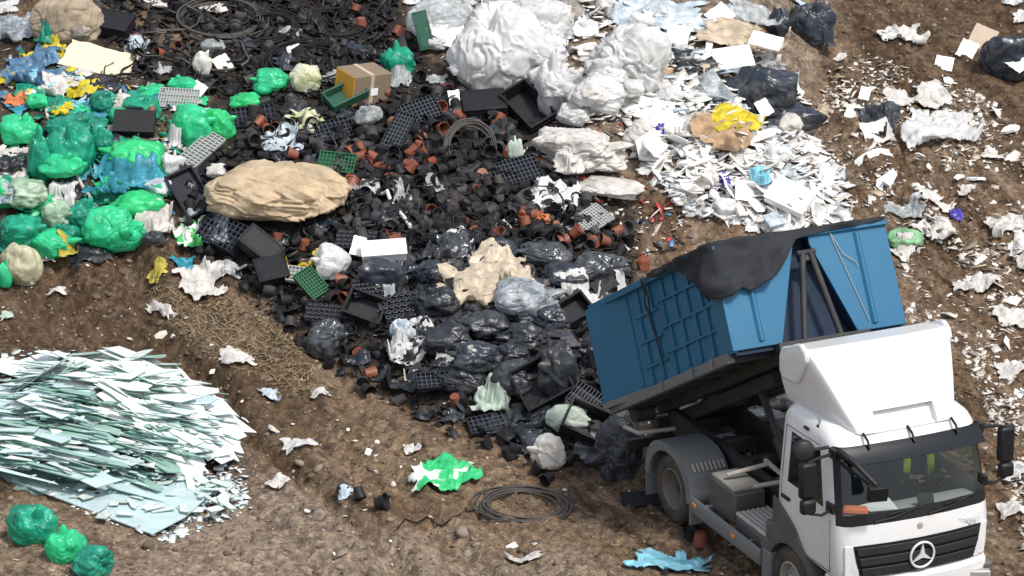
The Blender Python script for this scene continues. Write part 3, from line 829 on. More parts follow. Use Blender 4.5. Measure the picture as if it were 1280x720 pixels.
# ================================================================== CONTAINER
CMW = TM @ CML
cont = empty('tipping_container', 'blue steel roll-off container tipped up on the white truck', 'container', (0, 0, 0))
cont.matrix_world = CMW @ Matrix.Diagonal((1, 1, .94, 1))
CL, CW, CH = 4.15, 2.56, 1.52
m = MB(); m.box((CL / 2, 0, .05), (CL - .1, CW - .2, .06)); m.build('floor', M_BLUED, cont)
for s in (-1, 1):
    m = MB(); m.box((CL / 2 - .02, s * 1.15, .78), (CL - .12, .05, 1.42)); sw = m.build('side_wall', M_BLUE, cont, bevel=.006)
    m = MB(); m.box((CL / 2, s * 1.195, CH - .01), (CL, .13, .10)); m.build('top_rail', M_BLUE, sw, bevel=.012)
    m = MB(); m.box((CL / 2 - .1, s * 1.20, .02), (CL - .2, .12, .14)); sl = m.build('bottom_sill', M_SILL, sw, bevel=.012)
    rr = random.Random(5)
    hb = MB()
    for x0, x1, dz in ((1.34, 2.05, -.03), (2.10, 3.72, .05)):
        for z in (.40, .75, 1.12):
            hb.box(((x0 + x1) / 2, s * 1.193, z + dz), (x1 - x0, .036, .035))
    hb.build('rail', M_BLUE, sw, bevel=.006)
    for r_, (z0, z1) in enumerate(((.10, .40), (.40, .75), (.75, 1.12), (1.12, 1.46))):
        for x0, x1, dz, n in ((1.34, 2.05, -.03, 2), (2.10, 3.72, .05, 4)):
            for k in range(n):
                x = x0 + (x1 - x0) * (k + .5 + .18 * (r_ % 2) - .1 + rr.uniform(-.08, .08)) / n
                a, b_ = z0 + (dz if r_ else 0) + .015, z1 + (dz if r_ < 3 else 0) - .015
                m = MB(); m.box((x, s * 1.192, (a + b_) / 2), (.045, .034, b_ - a)); m.build('rib', M_BLUE, sw, bevel=.006)
    m = MB(); m.box((3.93, s * 1.19, .77), (.40, .05, 1.42)); m.build('corner_plate', M_BLUE, sw, bevel=.008)
    m = MB(); m.box((.05, s * 1.19, .76), (.12, .14, 1.5)); m.build('rear_post', M_BLUE, cont, bevel=.01)
    for x in (1.9, 2.9, 3.55):
        m = MB(); m.tube([(x, s * 1.27, .10), (x, s * 1.30, .0), (x + .03, s * 1.30, -.06)], .016, 6); m.build('rope_hook', M_SILL, sl)
    # rear door folded right back along the side
    dm = T_(.02, s * 1.27, 0) @ Rz(s * R(-9))
    m = MB(); m.box((.62, s * .045, .76), (1.20, .05, 1.46), M=dm)
    dr = m.build('door', M_BLUE, cont, bevel=.01)
    m = MB()
    m.box((.62, s * .055, .075), (1.22, .075, .09), M=dm); m.build('door_edge', M_SILL if s < 0 else M_BLUE, dr, bevel=.008)
    m = MB(); m.tube([dm @ Vector((1.12, s * .09, .15)), dm @ Vector((1.12, s * .09, 1.42))], .016, 6); m.build('lock_rod', M_BLUE, dr)
# front wall with its A-shaped recess
T0, T1 = .12, .54      # half width of the recess at top, bottom
m = MB()
for s in (-1, 1):
    m.prism([(s * 1.24, .08), (s * T1, .08), (s * T0, 1.36), (s * T0, CH), (s * 1.24, CH)], CL - .05, CL, 'x')
fw = m.build('front_wall', M_BLUE, cont, bevel=.006)
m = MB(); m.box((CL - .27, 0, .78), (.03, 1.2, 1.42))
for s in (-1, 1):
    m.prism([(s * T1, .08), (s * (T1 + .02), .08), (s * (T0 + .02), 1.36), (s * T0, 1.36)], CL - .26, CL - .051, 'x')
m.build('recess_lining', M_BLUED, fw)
for y in (-.82, .80):
    m = MB(); m.prism([(CL - .002, y - .05), (CL + .035, y - .015), (CL + .035, y + .015), (CL - .002, y + .05)], .16, 1.42, 'z'); m.build('stiffener', M_BLUE, fw)
m = MB(); m.box((CL + .004, 0, CH - .03), (.10, 2.5, .06)); m.build('front_rail', M_BLUE, fw, bevel=.01)
for s in (-1, 1):
    m = MB(); m.tube([(CL + .10, s * .05, 1.26), (CL + .06, s * .26, .06)], .042, 10); m.build('lifting_frame', M_CHAS, fw, smooth=True)
m = MB(); m.tube([(CL + .10, -.13, 1.24), (CL + .10, .13, 1.24)], .035, 8); m.box((CL + .05, 0, 1.19), (.10, .2, .12)); m.build('lifting_bar', M_CHAS, fw)
m = MB(); m.box((CL + .05, 0, .03), (.14, 1.3, .1)); m.build('base_bar', M_CHAS, fw)
m = MB(); m.tube([(CL + .02, .42, 1.5), (CL + .03, .55, 1.15), (CL + .035, .70, 1.02), (CL + .02, .72, .95)], .005, 5); m.tube([(CL + .02, .42, 1.48), (CL + .015, .72, .2)], .005, 5); m.build('tie_wire', M_PIPE, fw)
m = MB()
for s in (-1, 1): m.box((CL / 2, s * .53, -.07), (CL - .1, .10, .20))
for x in np.linspace(.3, CL - .3, 7): m.box((x, 0, -.01), (.08, 2.36, .08))
uf = m.build('underframe', M_CHAS, cont, bevel=.008)
for s in (-1, 1):
    m = MB(); m.lathe([(0, -.14), (.12, -.14), (.12, .14), (0, .14)], 16, T_(.16, s * .85, -.12) @ Rx(R(90))); m.build('roller', M_CHAS, uf, smooth=True)

# net tarpaulin bundled over the front right corner
rim = []
for x in np.linspace(2.15, 4.12, 30): rim.append((x, -1.275))
rim += [(4.17, -1.26), (4.20, -1.22)]
for y in np.linspace(-1.16, 1.22, 26): rim.append((4.215, y))
rim = np.array(rim); seg = np.concatenate([[0], np.cumsum(np.linalg.norm(np.diff(rim, axis=0), axis=1))])
drop = np.interp(seg, [0, .25, .55, .95, 1.30, 1.48, 1.66, 2.02, 2.3, 2.55, 2.78, 3.05, 3.2, 3.5, seg[-1]], [.05, .10, .10, .12, .32, .50, .68, .76, .76, .72, .58, .34, .13, .10, .05])
drop = drop * (1 + .07 * vn2(seg * 7, 0 * seg, 77) + .05 * vn2(seg * 21, 0 * seg, 78))
n0, n1 = len(rim), 22
V = []; F_ = []
for i in range(n0):
    x, y = rim[i]; ox, oy = (0, -1) if i < 30 else ((1, 0) if i > 31 else (.7, -.7))
    for j in range(n1 + 1):
        t = j / n1; d = t * drop[i]; wv = .05 * math.sin(seg[i] * 11 + 2 * math.sin(seg[i] * 3) + d * 2) * min(1, d * 3) + .08 * float(vn2(seg[i] * 6, d * 5, 71)) + .025 * float(vn2(seg[i] * 15, d * 11, 72)) + .012 + .02 * min(1, d * 4)
        V.append((x + ox * max(.006, wv), y + oy * max(.006, wv), CH + .055 - .0 - d))
# the sheet over the top
n2 = 14
for i in range(n0):
    x, y = rim[i]
    for j in range(1, n2 + 1):
        t = j / n2
        if i < 30: px_, py_ = x, y + t * 2.5 * .55
        else: px_, py_ = x - t * 1.2, y
        V.append((px_, py_, CH + .055 - .10 * math.sin(min(1, t * 1.1) * math.pi * .5) + .04 * float(vn2(px_ * 4, py_ * 4, 73))))
for i in range(n0 - 1):
    for j in range(n1): a = i * (n1 + 1) + j; F_.append((a, a + 1, a + n1 + 2, a + n1 + 1))
    B = n0 * (n1 + 1)
    for j in range(n2):
        f = lambda ii, jj: ii * (n1 + 1) if jj == 0 else B + ii * n2 + jj - 1
        F_.append((f(i, j), f(i + 1, j), f(i + 1, j + 1), f(i, j + 1)))
tp = link('tarpaulin', mesh_np('tarpaulin', V, F_, True), M_TARP); tp.matrix_world = CMW @ Matrix.Diagonal((1, 1, .94, 1))
md = tp.modifiers.new('thick', 'SOLIDIFY'); md.thickness = .012
tag(tp, 'black net tarpaulin hanging over the corner of the blue container', 'tarpaulin')
for x, ln in ((1.98, .8), (2.05, 1.25)):
    m = MB(); pts = [(x + .03 * math.sin(t * 9) + t * .05, -1.30 - .01 * math.sin(t * 17), CH + .05 - t * ln) for t in np.linspace(0, 1, 14)]
    m.tube(pts, .014, 6); c_ = m.build('tarpaulin_cord', M_TARP, tp, smooth=True)

# ================================================================== DRIVER
def skin_body(name, joints, edges, mat, parent=None, loc=(0, 0, 0), sub=2):
    me = bpy.data.meshes.new(name); me.from_pydata([j[:3] for j in joints], edges, []); me.update()
    o = link(name, me, None, parent, loc)
    sk = o.modifiers.new('skin', 'SKIN'); sk.use_smooth_shade = True
    for k, j in enumerate(joints):
        me.skin_vertices[0].data[k].radius = (j[3], j[3] * (j[4] if len(j) > 4 else 1))
    me.skin_vertices[0].data[0].use_root = True
    sb = o.modifiers.new('sub', 'SUBSURF'); sb.levels = sub; sb.render_levels = sub
    me.materials.append(mat)
    return o
M_SKIN = mat_paint('skin', (.48, .29, .2), .55, .05)
M_NAVY = mat_paint('navy_work_jacket', (.02, .025, .045), .85, .1)
M_HIVIS = mat_paint('yellow_reflective_vest', (.62, .80, .04), .6, .05)
J = []; E_ = []
def jt(x, y, z, r, p=None, fl=1):
    J.append((x, y, z, r, fl)); 
    if p is not None: E_.append((p, len(J) - 1))
    return len(J) - 1
pel = jt(-.10, 0, .0, .16); sp1 = jt(-.13, 0, .22, .15, pel); ch_ = jt(-.13, 0, .42, .165, sp1); nk = jt(-.10, 0, .60, .07, ch_)
hd1 = jt(-.07, 0, .70, .085, nk); hd2 = jt(-.05, 0, .80, .105, hd1); hd3 = jt(-.06, 0, .88, .075, hd2)
for s in (-1, 1):
    sh = jt(-.12, s * .20, .50, .075, ch_); el = jt(.08, s * .30, .25, .052, sh); wr = jt(.33, s * .20, .32, .034, el); pm = jt(.40, s * .185, .335, .036, wr, .6)
    for k, (dy, ln) in enumerate(((.03, .9), (.01, 1), (-.01, .95), (-.03, .8))):
        kn = jt(.445, s * (.185) + dy, .345 - .004 * k, .010, pm); t1 = jt(.475 * 1, s * .185 + dy, .328, .009, kn); jt(.462, s * .185 + dy, .30 - .01 * ln, .008, t1)
    th = jt(.42, s * .15, .36, .011, pm); jt(.45, s * .135, .355, .009, th)
    hp = jt(-.05, s * .11, -.02, .10, pel); kn = jt(.38, s * .14, .02, .075, hp); an = jt(.48, s * .13, -.36, .05, kn); jt(.60, s * .13, -.40, .045, an)
drv = skin_body('person', J, E_, M_SKIN)
drv.matrix_world = TM @ T_(.10, .60, 1.50)
tag(drv, 'driver in yellow reflective vest sitting at the steering wheel', 'person')
jk = skin_body('jacket', [(-.10, 0, .02, .175), (-.13, 0, .22, .165), (-.13, 0, .43, .18), (-.12, -.20, .505, .088), (.08, -.30, .25, .062), (.29, -.215, .305, .045), (-.12, .20, .505, .088), (.08, .30, .25, .062), (.29, .215, .305, .045)], [(0, 1), (1, 2), (2, 3), (3, 4), (4, 5), (2, 6), (6, 7), (7, 8)], M_NAVY, drv)
tr_ = skin_body('trousers', [(-.10, 0, .0, .17), (-.05, -.11, -.02, .11), (.38, -.14, .02, .085), (.47, -.13, -.32, .062), (-.05, .11, -.02, .11), (.38, .14, .02, .085), (.47, .13, -.32, .062)], [(0, 1), (1, 2), (2, 3), (0, 4), (4, 5), (5, 6)], M_NAVY, drv)
m = MB()
for s in (-1, 1):
    pts = [(-.30, s * .12, .30), (-.27, s * .15, .50), (-.12, s * .165, .64), (.03, s * .16, .56), (.085, s * .17, .42), (.09, s * .18, .2)]
    P = [Vector(p) for p in pts]; W_ = .05
    V = []; 
    for p in P: V += [p + Vector((0, W_, 0)), p - Vector((0, W_, 0))]
    m.add(V, [(2 * i, 2 * i + 1, 2 * i + 3, 2 * i + 2) for i in range(len(P) - 1)])
vst = m.build('vest', M_HIVIS, drv, smooth=True); md = vst.modifiers.new('t', 'SOLIDIFY'); md.thickness = .01
m = MB(); m.lathe([(0, .98), (.06, .965), (.10, .92), (.118, .86), (.112, .80)], 16, T_(-.065, 0, -.005)); m.build('hair', mat_paint('dark_hair', (.02, .015, .012), .7, 0), drv, smooth=True)
m = MB(); m.box((.055, 0, .79), (.03, .025, .04), taper=.5)
for s in (-1, 1): m.box((-.05, s * .108, .80), (.035, .02, .055))
m.build('facial_feature', M_SKIN, drv, bevel=.008)
for s in (-1, 1):
    m = MB(); m.lathe([(0, -.012), (.012, 0), (0, .012)], 10, T_(.038, s * .036, .815)); m.build('eye', M_BLK, drv, smooth=True)
# things lying on the dashboard
m = MB(); m.add([(0, 0, 0), (.26, .03, .03), (.30, .40, .01), (.04, .42, .05), (.0, .0, .012), (.26, .03, .042), (.30, .40, .022), (.04, .42, .062)], [(0, 3, 2, 1), (4, 5, 6, 7), (0, 1, 5, 4), (1, 2, 6, 5), (2, 3, 7, 6), (3, 0, 4, 7)])
o = m.build('paper', mat_paint('white_paper', (.75, .75, .73), .6, .05)); o.matrix_world = TM @ T_(.78, -.62, 1.735); tag(o, 'white papers lying on the dashboard behind the windscreen', 'papers')
m = MB(); m.box((0, 0, .035), (.16, .34, .07), taper=.8); o = m.build('folded_cloth', mat_paint('orange_cloth', (.70, .17, .06), .8, .1), bevel=.02); o.matrix_world = TM @ T_(.90, -.72, 1.728) @ Rz(R(-30)); tag(o, 'orange folded cloth on the dashboard beside white papers', 'cloth')
raise_top(TRK[0], TRK[1], .1, .1, .1)

# ================================================================== RUBBISH: builders
_ICO = {}
def ico(n):
    if n not in _ICO:
        bm = bmesh.new(); bmesh.ops.create_icosphere(bm, subdivisions=n, radius=1)
        _ICO[n] = (np.array([v.co[:] for v in bm.verts]), np.array([[v.index for v in f.verts] for f in bm.faces])); bm.free()
    return _ICO[n]

_seed = [100]
def nxt(): _seed[0] += 1; return _seed[0]
LAND = []        # (x, y, phrase) of things one can find, for the labels of small litter
LINES = []       # sentences already given

def film_verts(n, seed, crumple=1.0, knot=None, knot_len=.35, lobes=.2, boxy=2.0, cuts=7):
    """a filled plastic bag as displaced directions: slack panels, sharp creases, gathers round the knot"""
    rg = np.random.default_rng(seed)
    V, F = ico(n); o = rg.uniform(-50, 50, 3)
    r = 1 + lobes * fbm3(V[:, 0] * 1.3 + o[0], V[:, 1] * 1.3 + o[1], V[:, 2] * 1.3 + o[2], seed, 2)
    if boxy > 2.05:
        ex = np.abs(V[:, 0]) ** boxy + np.abs(V[:, 1]) ** boxy
        f_ = np.hypot(V[:, 0], V[:, 1]) / np.maximum(ex, 1e-9) ** (1 / boxy); r = r * (1 + (f_ - 1) * (1 - np.abs(V[:, 2]) ** 3))
    for k in range(cuts):
        d = rg.normal(size=3); d /= np.linalg.norm(d); c = V @ d; off = rg.uniform(.66, .95)
        s = r * c - off; s = np.where(s > 0, s * s / (s + .07), 0)
        r = r - .9 * s / np.maximum(c, .25)
    wx = V + .25 * np.stack([vn3(V[:, 0] * 2 + o[1], V[:, 1] * 2, V[:, 2] * 2, seed + 5), vn3(V[:, 0] * 2, V[:, 1] * 2 + o[2], V[:, 2] * 2, seed + 6), vn3(V[:, 0] * 2, V[:, 1] * 2, V[:, 2] * 2 + o[0], seed + 7)], -1)
    def nn(f, k): return vn3(wx[:, 0] * f + o[0], wx[:, 1] * f + o[1], wx[:, 2] * f + o[2], seed + k)
    r = r + .05 * nn(2.6, 11)
    r = r - .12 * crumple * np.exp(-(nn(1.7, 12) / .09) ** 2) + .05 * crumple * np.exp(-(nn(2.3, 13) / .07) ** 2)
    # folds of the film run away from the gathered neck (or from any pinched point)
    ka = np.array(knot if knot is not None else rg.normal(size=3) + [0, 0, .6], float); ka /= np.linalg.norm(ka)
    wn = wx / np.linalg.norm(wx, axis=1)[:, None]; ca = np.clip(wn @ ka, -1, 1); aa = np.arccos(ca); pp_ = wn - ca[:, None] * ka; pp_ /= np.maximum(np.linalg.norm(pp_, axis=1), 1e-6)[:, None]
    env = np.clip(np.sin(aa) * 1.6, 0, 1)
    def gm(f, k, l): return vn3(pp_[:, 0] * f + o[1], pp_[:, 1] * f + o[2], pp_[:, 2] * f + aa * l + o[0], seed + k)
    r = r + env * crumple * (.055 * np.exp(-(gm(2.6, 21, .9) / .10) ** 2) - .06 * np.exp(-(gm(3.4, 22, 1.2) / .12) ** 2) + .03 * np.exp(-(gm(6, 23, 1.6) / .13) ** 2))
    if n >= 5: r = r + env * crumple * .014 * gm(13, 24, 2.5) + .006 * crumple * nn(13, 17)
    if knot is not None:
        k = np.array(knot, float); k /= np.linalg.norm(k); c = np.clip(V @ k, -1, 1); an = np.arccos(c)
        t1 = np.cross(k, [.3, .5, .8]); t1 /= np.linalg.norm(t1); t2 = np.cross(k, t1)
        ph = np.arctan2(V @ t2, V @ t1)
        r = r + .06 * np.sin(ph * 9 + 3 * vn3(V[:, 0] * 2, V[:, 1] * 2, V[:, 2] * 2, seed)) * np.exp(-(an / .7) ** 2) * np.minimum(1, an * 3)
        r = r - .22 * np.exp(-((an - .34) / .17) ** 2) + knot_len * np.exp(-(an / .17) ** 2)
    return V * r[:, None], F

def reg(land, x, y):
    if land: LAND.append((x, y, land))

def bag(px, py, w, h, mat, label, cat='bag', name='plastic_bag', group=None, knot='up', crumple=.55, depth=.8, land=None, rot=None, lobes=.2, sink=.12, lift=0, gnd=False, res=None, klen=.35, tiltx=0, boxy=None, cuts=7):
    P = spot(px, py, not gnd); k = ppm(P); rx = w / k / 2; ry = rx * depth
    hz = math.sqrt(max((.45 * h / k) ** 2, (h / k) ** 2 - (2 * ry * .45) ** 2)) / .9
    P = spot(px, py + .42 * hz * k * .93, not gnd)
    x, y = P[0], P[1] + ry * .25
    z = (foot(x, y, rx, ry, .45) if not gnd else float(gz(x, y))) - sink * hz + lift
    s = nxt(); rg = np.random.default_rng(s)
    kn = None
    if knot == 'up': kn = (rg.uniform(-.5, .5), rg.uniform(-.6, .1), 1)
    elif knot == 'side': kn = (rg.choice([-1, 1]), rg.uniform(-.8, .3), .35)
    elif isinstance(knot, tuple): kn = knot
    V, F = film_verts(res or (6 if w * h > 4000 else 5 if w * h > 900 else 4), s, crumple, kn, klen, lobes, boxy or float(rg.uniform(2, 3.6)), cuts)
    zz = V[:, 2] * .5 + .45
    zz = np.where(zz < .06, .06 + (zz - .06) * .12, zz)
    V = np.stack([V[:, 0] * rx, V[:, 1] * ry, zz * hz], -1)
    o = link(name, mesh_np(name, V, F, True), mat, None, (x, y, z), (tiltx, 0, rot if rot is not None else 0))
    tag(o, label, cat, group)
    raise_top(x, y, rx * .95, ry * .95, hz * .9, 0, z)
    reg(land, x, y)
    return o

def sheet(px, py, w, h, mat, label, cat='plastic sheet', name='plastic_sheet', group=None, amp=.08, freq=3.5, n=56, ragged=.28, land=None, thick=.004, lift=.035, rotd=0, aspect=None, gnd=False, foldn=3):
    """slack film lying over whatever is beneath it"""
    P = spot(px, py, not gnd); k = ppm(P); a = w / k / 2; b_ = (aspect * a) if aspect else min(a * 1.15, h / k / 2 / .58)
    s = nxt(); rg = np.random.default_rng(s); o = rg.uniform(-40, 40, 2)
    u = np.linspace(-1.15, 1.15, n); U, W = np.meshgrid(u, u)
    x = U * a; y = W * b_; c, si = math.cos(rotd), math.sin(rotd)
    # crumpling pulls the sheet together
    x = x + .18 * a * fbm2(U * 2 + o[0], W * 2 + o[1], s, 3); y = y + .18 * b_ * fbm2(U * 2 - o[1], W * 2 + o[0], s + 9, 3)
    X = P[0] + x * c - y * si; Y = P[1] + x * si + y * c
    under = samp(TOP if not gnd else GRD, X, Y)
    qd = float(np.quantile(under, .6)); under = np.clip(under, qd - .10 - .12 * a, qd + .22)
    # bridges hollows: smooth what it lies on
    for _ in range(max(1, n // 24)): under = np.maximum.reduce([under, np.roll(under, 1, 0), np.roll(under, -1, 0), np.roll(under, 1, 1), np.roll(under, -1, 1)])
    for _ in range(4): under = (under * 2 + np.roll(under, 1, 0) + np.roll(under, -1, 0) + np.roll(under, 1, 1) + np.roll(under, -1, 1)) / 6
    fz = 0; f = freq; am = min(amp * .42, .16 * a + .01)
    for i in range(foldn):
        q = 1 - np.sqrt(fbm2(X * f + o[0], Y * f + o[1] + i * 7, s + 20 + i, 2) ** 2 + .006) * 1.8
        fz = fz + am * np.maximum(q, -.2); f *= 2.1; am *= .5
    Z = under + fz * .7 + lift
    ang = np.arctan2(W, U); rad = np.maximum(np.abs(U), np.abs(W)) * .5 + np.hypot(U, W) * .5
    lim = 1 + ragged * fbm2(np.cos(ang) * 2.2 + o[0], np.sin(ang) * 2.2 + o[1], s + 40, 3)
    idx = np.arange(n * n).reshape(n, n)
    keep = (rad <= lim * 1.0)
    kq = keep[:-1, :-1] & keep[:-1, 1:] & keep[1:, 1:] & keep[1:, :-1]
    F = np.stack([idx[:-1, :-1], idx[:-1, 1:], idx[1:, 1:], idx[1:, :-1]], -1)[kq]
    if len(F) < 4: return None
    z0 = float(Z[keep].min())
    V = np.stack([X - P[0], Y - P[1], Z - z0], -1).reshape(-1, 3)
    used = np.unique(F); mp_ = -np.ones(n * n, int); mp_[used] = np.arange(len(used))
    ob = link(name, mesh_np(name, V[used], mp_[F], True), mat, None, (P[0], P[1], z0))
    md = ob.modifiers.new('thick', 'SOLIDIFY'); md.thickness = thick; md.offset = 0
    tag(ob, label, cat, group)
    raise_top(P[0], P[1], a * .8, b_ * .8, .03, rotd, float(samp(TOP if not gnd else GRD, P[0], P[1])))
    reg(land, P[0], P[1])
    return ob

def frame(c, e1, e2, tilt=22, az=0, top=True, lift=.02, n=None):
    """a rectangle seen at pixel c with pixel edges e1, e2, lying in a plane tilted towards the viewer; returns matrix, size"""
    P = spot(c[0], c[1], top)
    if n is None:
        t, a = R(tilt), R(az); n = np.array([math.sin(t) * math.sin(a), -math.sin(t) * math.cos(a), math.cos(t)])
    n = np.asarray(n, float); n /= np.linalg.norm(n)
    def on(px, py):
        d = rays([px], [py])[0]; s = ((P - CPOS) @ n) / (d @ n); return CPOS + d * s
    u = on(c[0] + e1[0] / 2, c[1] + e1[1] / 2) - on(c[0] - e1[0] / 2, c[1] - e1[1] / 2)
    v = on(c[0] + e2[0] / 2, c[1] + e2[1] / 2) - on(c[0] - e2[0] / 2, c[1] - e2[1] / 2)
    A, B = np.linalg.norm(u), np.linalg.norm(v); u = u / A
    v = v - u * (v @ u); v /= np.linalg.norm(v)
    if np.cross(u, v) @ n < 0: v = -v
    w_ = np.cross(u, v); P = P + w_ * lift
    M = Matrix(((u[0], v[0], w_[0], P[0]), (u[1], v[1], w_[1], P[1]), (u[2], v[2], w_[2], P[2]), (0, 0, 0, 1)))
    return M, min(A, 2.2), min(B, 2.2)

def settle(M, A, B, H):
    """lower or raise a rigid thing so it lies on the heap"""
    zs = []
    for i in (-.4, 0, .4):
        for j in (-.4, 0, .4):
            p = M @ Vector((A * i, B * j, -H)); zs.append(float(tz(p.x, p.y)) - p.z)
    d = float(np.quantile(zs, .78)) + .015; d = max(-.25, min(.3, d))
    M = M.copy(); M[2][3] += d
    p = M @ Vector((0, 0, 0)); raise_top(p.x, p.y, A * .42, B * .42, max(.02, p.z - float(gz(p.x, p.y))) + .01, 0)
    return M

def board(c, e1, e2, mat, label, cat='board', name='board', tilt=22, az=0, th=.03, group=None, jag=.06, land=None, bend=0, top=True, n=None):
    M, A, B = frame(c, e1, e2, tilt, az, top, n=n)
    M = settle(M, A, B, th)
    rg = np.random.default_rng(nxt())
    k = 8; V = []; F = []
    for lay in (0, 1):
        for i in range(k + 1):
            for j in range(k + 1):
                x, y = i / k - .5, j / k - .5
                dx, dy = (rg.normal(0, jag * .25, 2) if (i in (0, k) or j in (0, k)) else (0, 0))
                V.append(((x + dx) * A, (y + dy) * B, (0 if lay == 0 else -th) + bend * A * (4 * x * x - .3) + .01 * A * float(vn2(x * 4 + _seed[0], y * 4, 5))))
    W = k + 1; T = W * W
    for i in range(k):
        for j in range(k):
            a = i * W + j; F.append((a, a + W, a + W + 1, a + 1)); F.append((T + a, T + a + 1, T + a + W + 1, T + a + W))
    for i in range(k):
        a = i * W; F.append((a, a + T, a + W + T, a + W)[::-1]); a = i * W + k; F.append((a, a + W, a + W + T, a + T)[::-1])
        a = i; F.append((a, a + 1, a + 1 + T, a + T)[::-1]); a = k * W + i; F.append((a, a + T, a + 1 + T, a + 1)[::-1])
    o = link(name, mesh_np(name, V, F), mat); o.matrix_world = M
    bm = bmesh.new(); bm.from_mesh(o.data); bmesh.ops.recalc_face_normals(bm, faces=bm.faces); bm.to_mesh(o.data); bm.free()
    tag(o, label, cat, group); reg(land, M[0][3], M[1][3])
    return o

def tray(c, e1, e2, mat, label, cells=(8, 5), h=.06, bar=.012, group=None, tilt=25, az=0, name='seed_tray', cat='tray', land=None, floor=True, n=None, rise=0):
    M, A, B = frame(c, e1, e2, tilt, az, n=n); M = settle(M, A, B, h + rise)
    o = empty(name, label, cat, (0, 0, 0), group=group); o.matrix_world = M
    m = MB(); t = .014
    for s in (-1, 1):
        m.box((0, s * (B / 2 - t / 2), -h / 2), (A, t, h)); m.box((s * (A / 2 - t / 2), 0, -h / 2), (t, B - 2 * t, h))
    if floor: m.box((0, 0, -h + .006), (A - 2 * t, B - 2 * t, .012))
    bd = m.build('tray_body', mat, o)
    m = MB()
    for i in range(1, cells[0]): m.box((-A / 2 + A * i / cells[0], 0, -.012), (bar, B - 2 * t - .002, .02))
    for j in range(1, cells[1]): m.box((0, -B / 2 + B * j / cells[1], -.0135), (A - 2 * t - .002, bar, .018))
    m.build('cell_grid', M_GRIDB if mat is M_TRAYB else mat, o)
    reg(land, M[0][3], M[1][3])
    return o

def tube_tray(c, e1, e2, mat, label, cells=(6, 5), group=None, tilt=25, az=0, land=None, n=None):
    M, A, B = frame(c, e1, e2, tilt, az, n=n); M = settle(M, A, B, .08)
    o = empty('tube_tray', label, 'tray', (0, 0, 0), group=group); o.matrix_world = M
    m = MB(); r = min(A / cells[0], B / cells[1]) * .40
    for i in range(cells[0]):
        for j in range(cells[1]):
            m.lathe([(r * .75, -.09), (r, 0), (r * .68, .003), (r * .55, -.09)], 12, T_(-A / 2 + A * (i + .5 + .25 * (j % 2) - .12) / cells[0], -B / 2 + B * (j + .5) / cells[1], 0))
    m.build('cell_tubes', M_TUBE, o, smooth=True)
    m = MB(); m.box((0, 0, -.06), (A, B, .02)); m.build('tray_body', mat, o)
    reg(land, M[0][3], M[1][3])
    return o

def crate(c, e1, e2, hgt, mat, label, cat='crate', name='crate', tilt=20, az=0, group=None, closed=False, ribs=6, land=None, n=None, slots=True):
    """open box whose mouth (or lid) is the rectangle seen; hgt is how far it reaches back"""
    M, A, B = frame(c, e1, e2, tilt, az, n=n); M = settle(M, A, B, hgt * .9)
    o = empty(name, label, cat, (0, 0, 0), group=group); o.matrix_world = M
    m = MB(); t = .018
    for s in (-1, 1):
        m.box((0, s * (B / 2 - t / 2), -hgt / 2), (A, t, hgt)); m.box((s * (A / 2 - t / 2), 0, -hgt / 2), (t, B - 2 * t, hgt))
    m.box((0, 0, -hgt + .01), (A - 2 * t, B - 2 * t, .02))
    if closed: m.box((0, 0, -.012), (A - 2 * t, B - 2 * t, .02))
    m.build('crate_body', mat, o, bevel=.006)
    m = MB(); t2 = .016
    for z in ((-.012, -hgt * .35, -hgt * .7) if slots else (-.012,)):
        for s in (-1, 1):
            m.box((0, s * (B / 2 + t2 / 2), z), (A + 2 * t2, t2, .024)); m.box((s * (A / 2 + t2 / 2), 0, z), (t2, B, .024))
    if slots:
        for s in (-1, 1):
            for i in range(1, ribs): m.box((-A / 2 + A * i / ribs, s * (B / 2 + .005), -hgt / 2 - .013), (.016, .0101, hgt - .03))
            for i in range(1, ribs - 1): m.box((s * (A / 2 + .005), -B / 2 + B * i / (ribs - 1), -hgt / 2 - .013), (.0101, .016, hgt - .03))
    m.build('rim_rib', mat, o)
    reg(land, M[0][3], M[1][3])
    return o

def smooth_path(pts, n):
    pts = np.array(pts, float); m = len(pts); P = np.vstack([2 * pts[0] - pts[1], pts, 2 * pts[-1] - pts[-2]])
    out = []
    for t in np.linspace(0, m - 1 - 1e-6, n):
        i = int(t); f = t - i; a, b_, c, d = P[i], P[i + 1], P[i + 2], P[i + 3]
        out.append(.5 * (2 * b_ + (c - a) * f + (2 * a - 5 * b_ + 4 * c - d) * f * f + (3 * b_ - a - 3 * c + d) * f ** 3))
    return np.array(out)

def hose(pts, r, mat, label, cat='hose', name='hose', group=None, n=None, lift=.02, wob=.03, gnd=False, land=None):
    """pipe or hose laid over the heap along these places"""
    a = np.array(pts, float); W = hit(a[:, 0], a[:, 1], gz if gnd else tz)[:, :2]
    L = np.linalg.norm(np.diff(W, axis=0), axis=1).sum(); n = n or int(max(10, L / .07)); p = smooth_path(W, n); s = nxt()
    p = p + wob * np.stack([fbm2(np.linspace(0, L * 2.5, n), s, s, 2), fbm2(np.linspace(0, L * 2.5, n), s + .5, s + 1, 2)], -1)
    z = samp(GRD if gnd else TOP, p[:, 0], p[:, 1])
    for _ in range(6): z = np.maximum(z, np.convolve(np.pad(z, 1, 'edge'), [.25, .5, .25], 'valid'))
    z = z + r * .8 + lift * (.6 + fbm2(np.linspace(0, L * 2, n), s + 2., s + 3, 2))
    c = np.array([p[:, 0].mean(), p[:, 1].mean(), z.min()])
    m = MB(); m.tube([Vector((x - c[0], y - c[1], zz - c[2])) for (x, y), zz in zip(p, z)], r, 7)
    o = m.build(name, mat, None, smooth=True, loc=tuple(c)); tag(o, label, cat, group); reg(land, c[0], c[1])
    return o

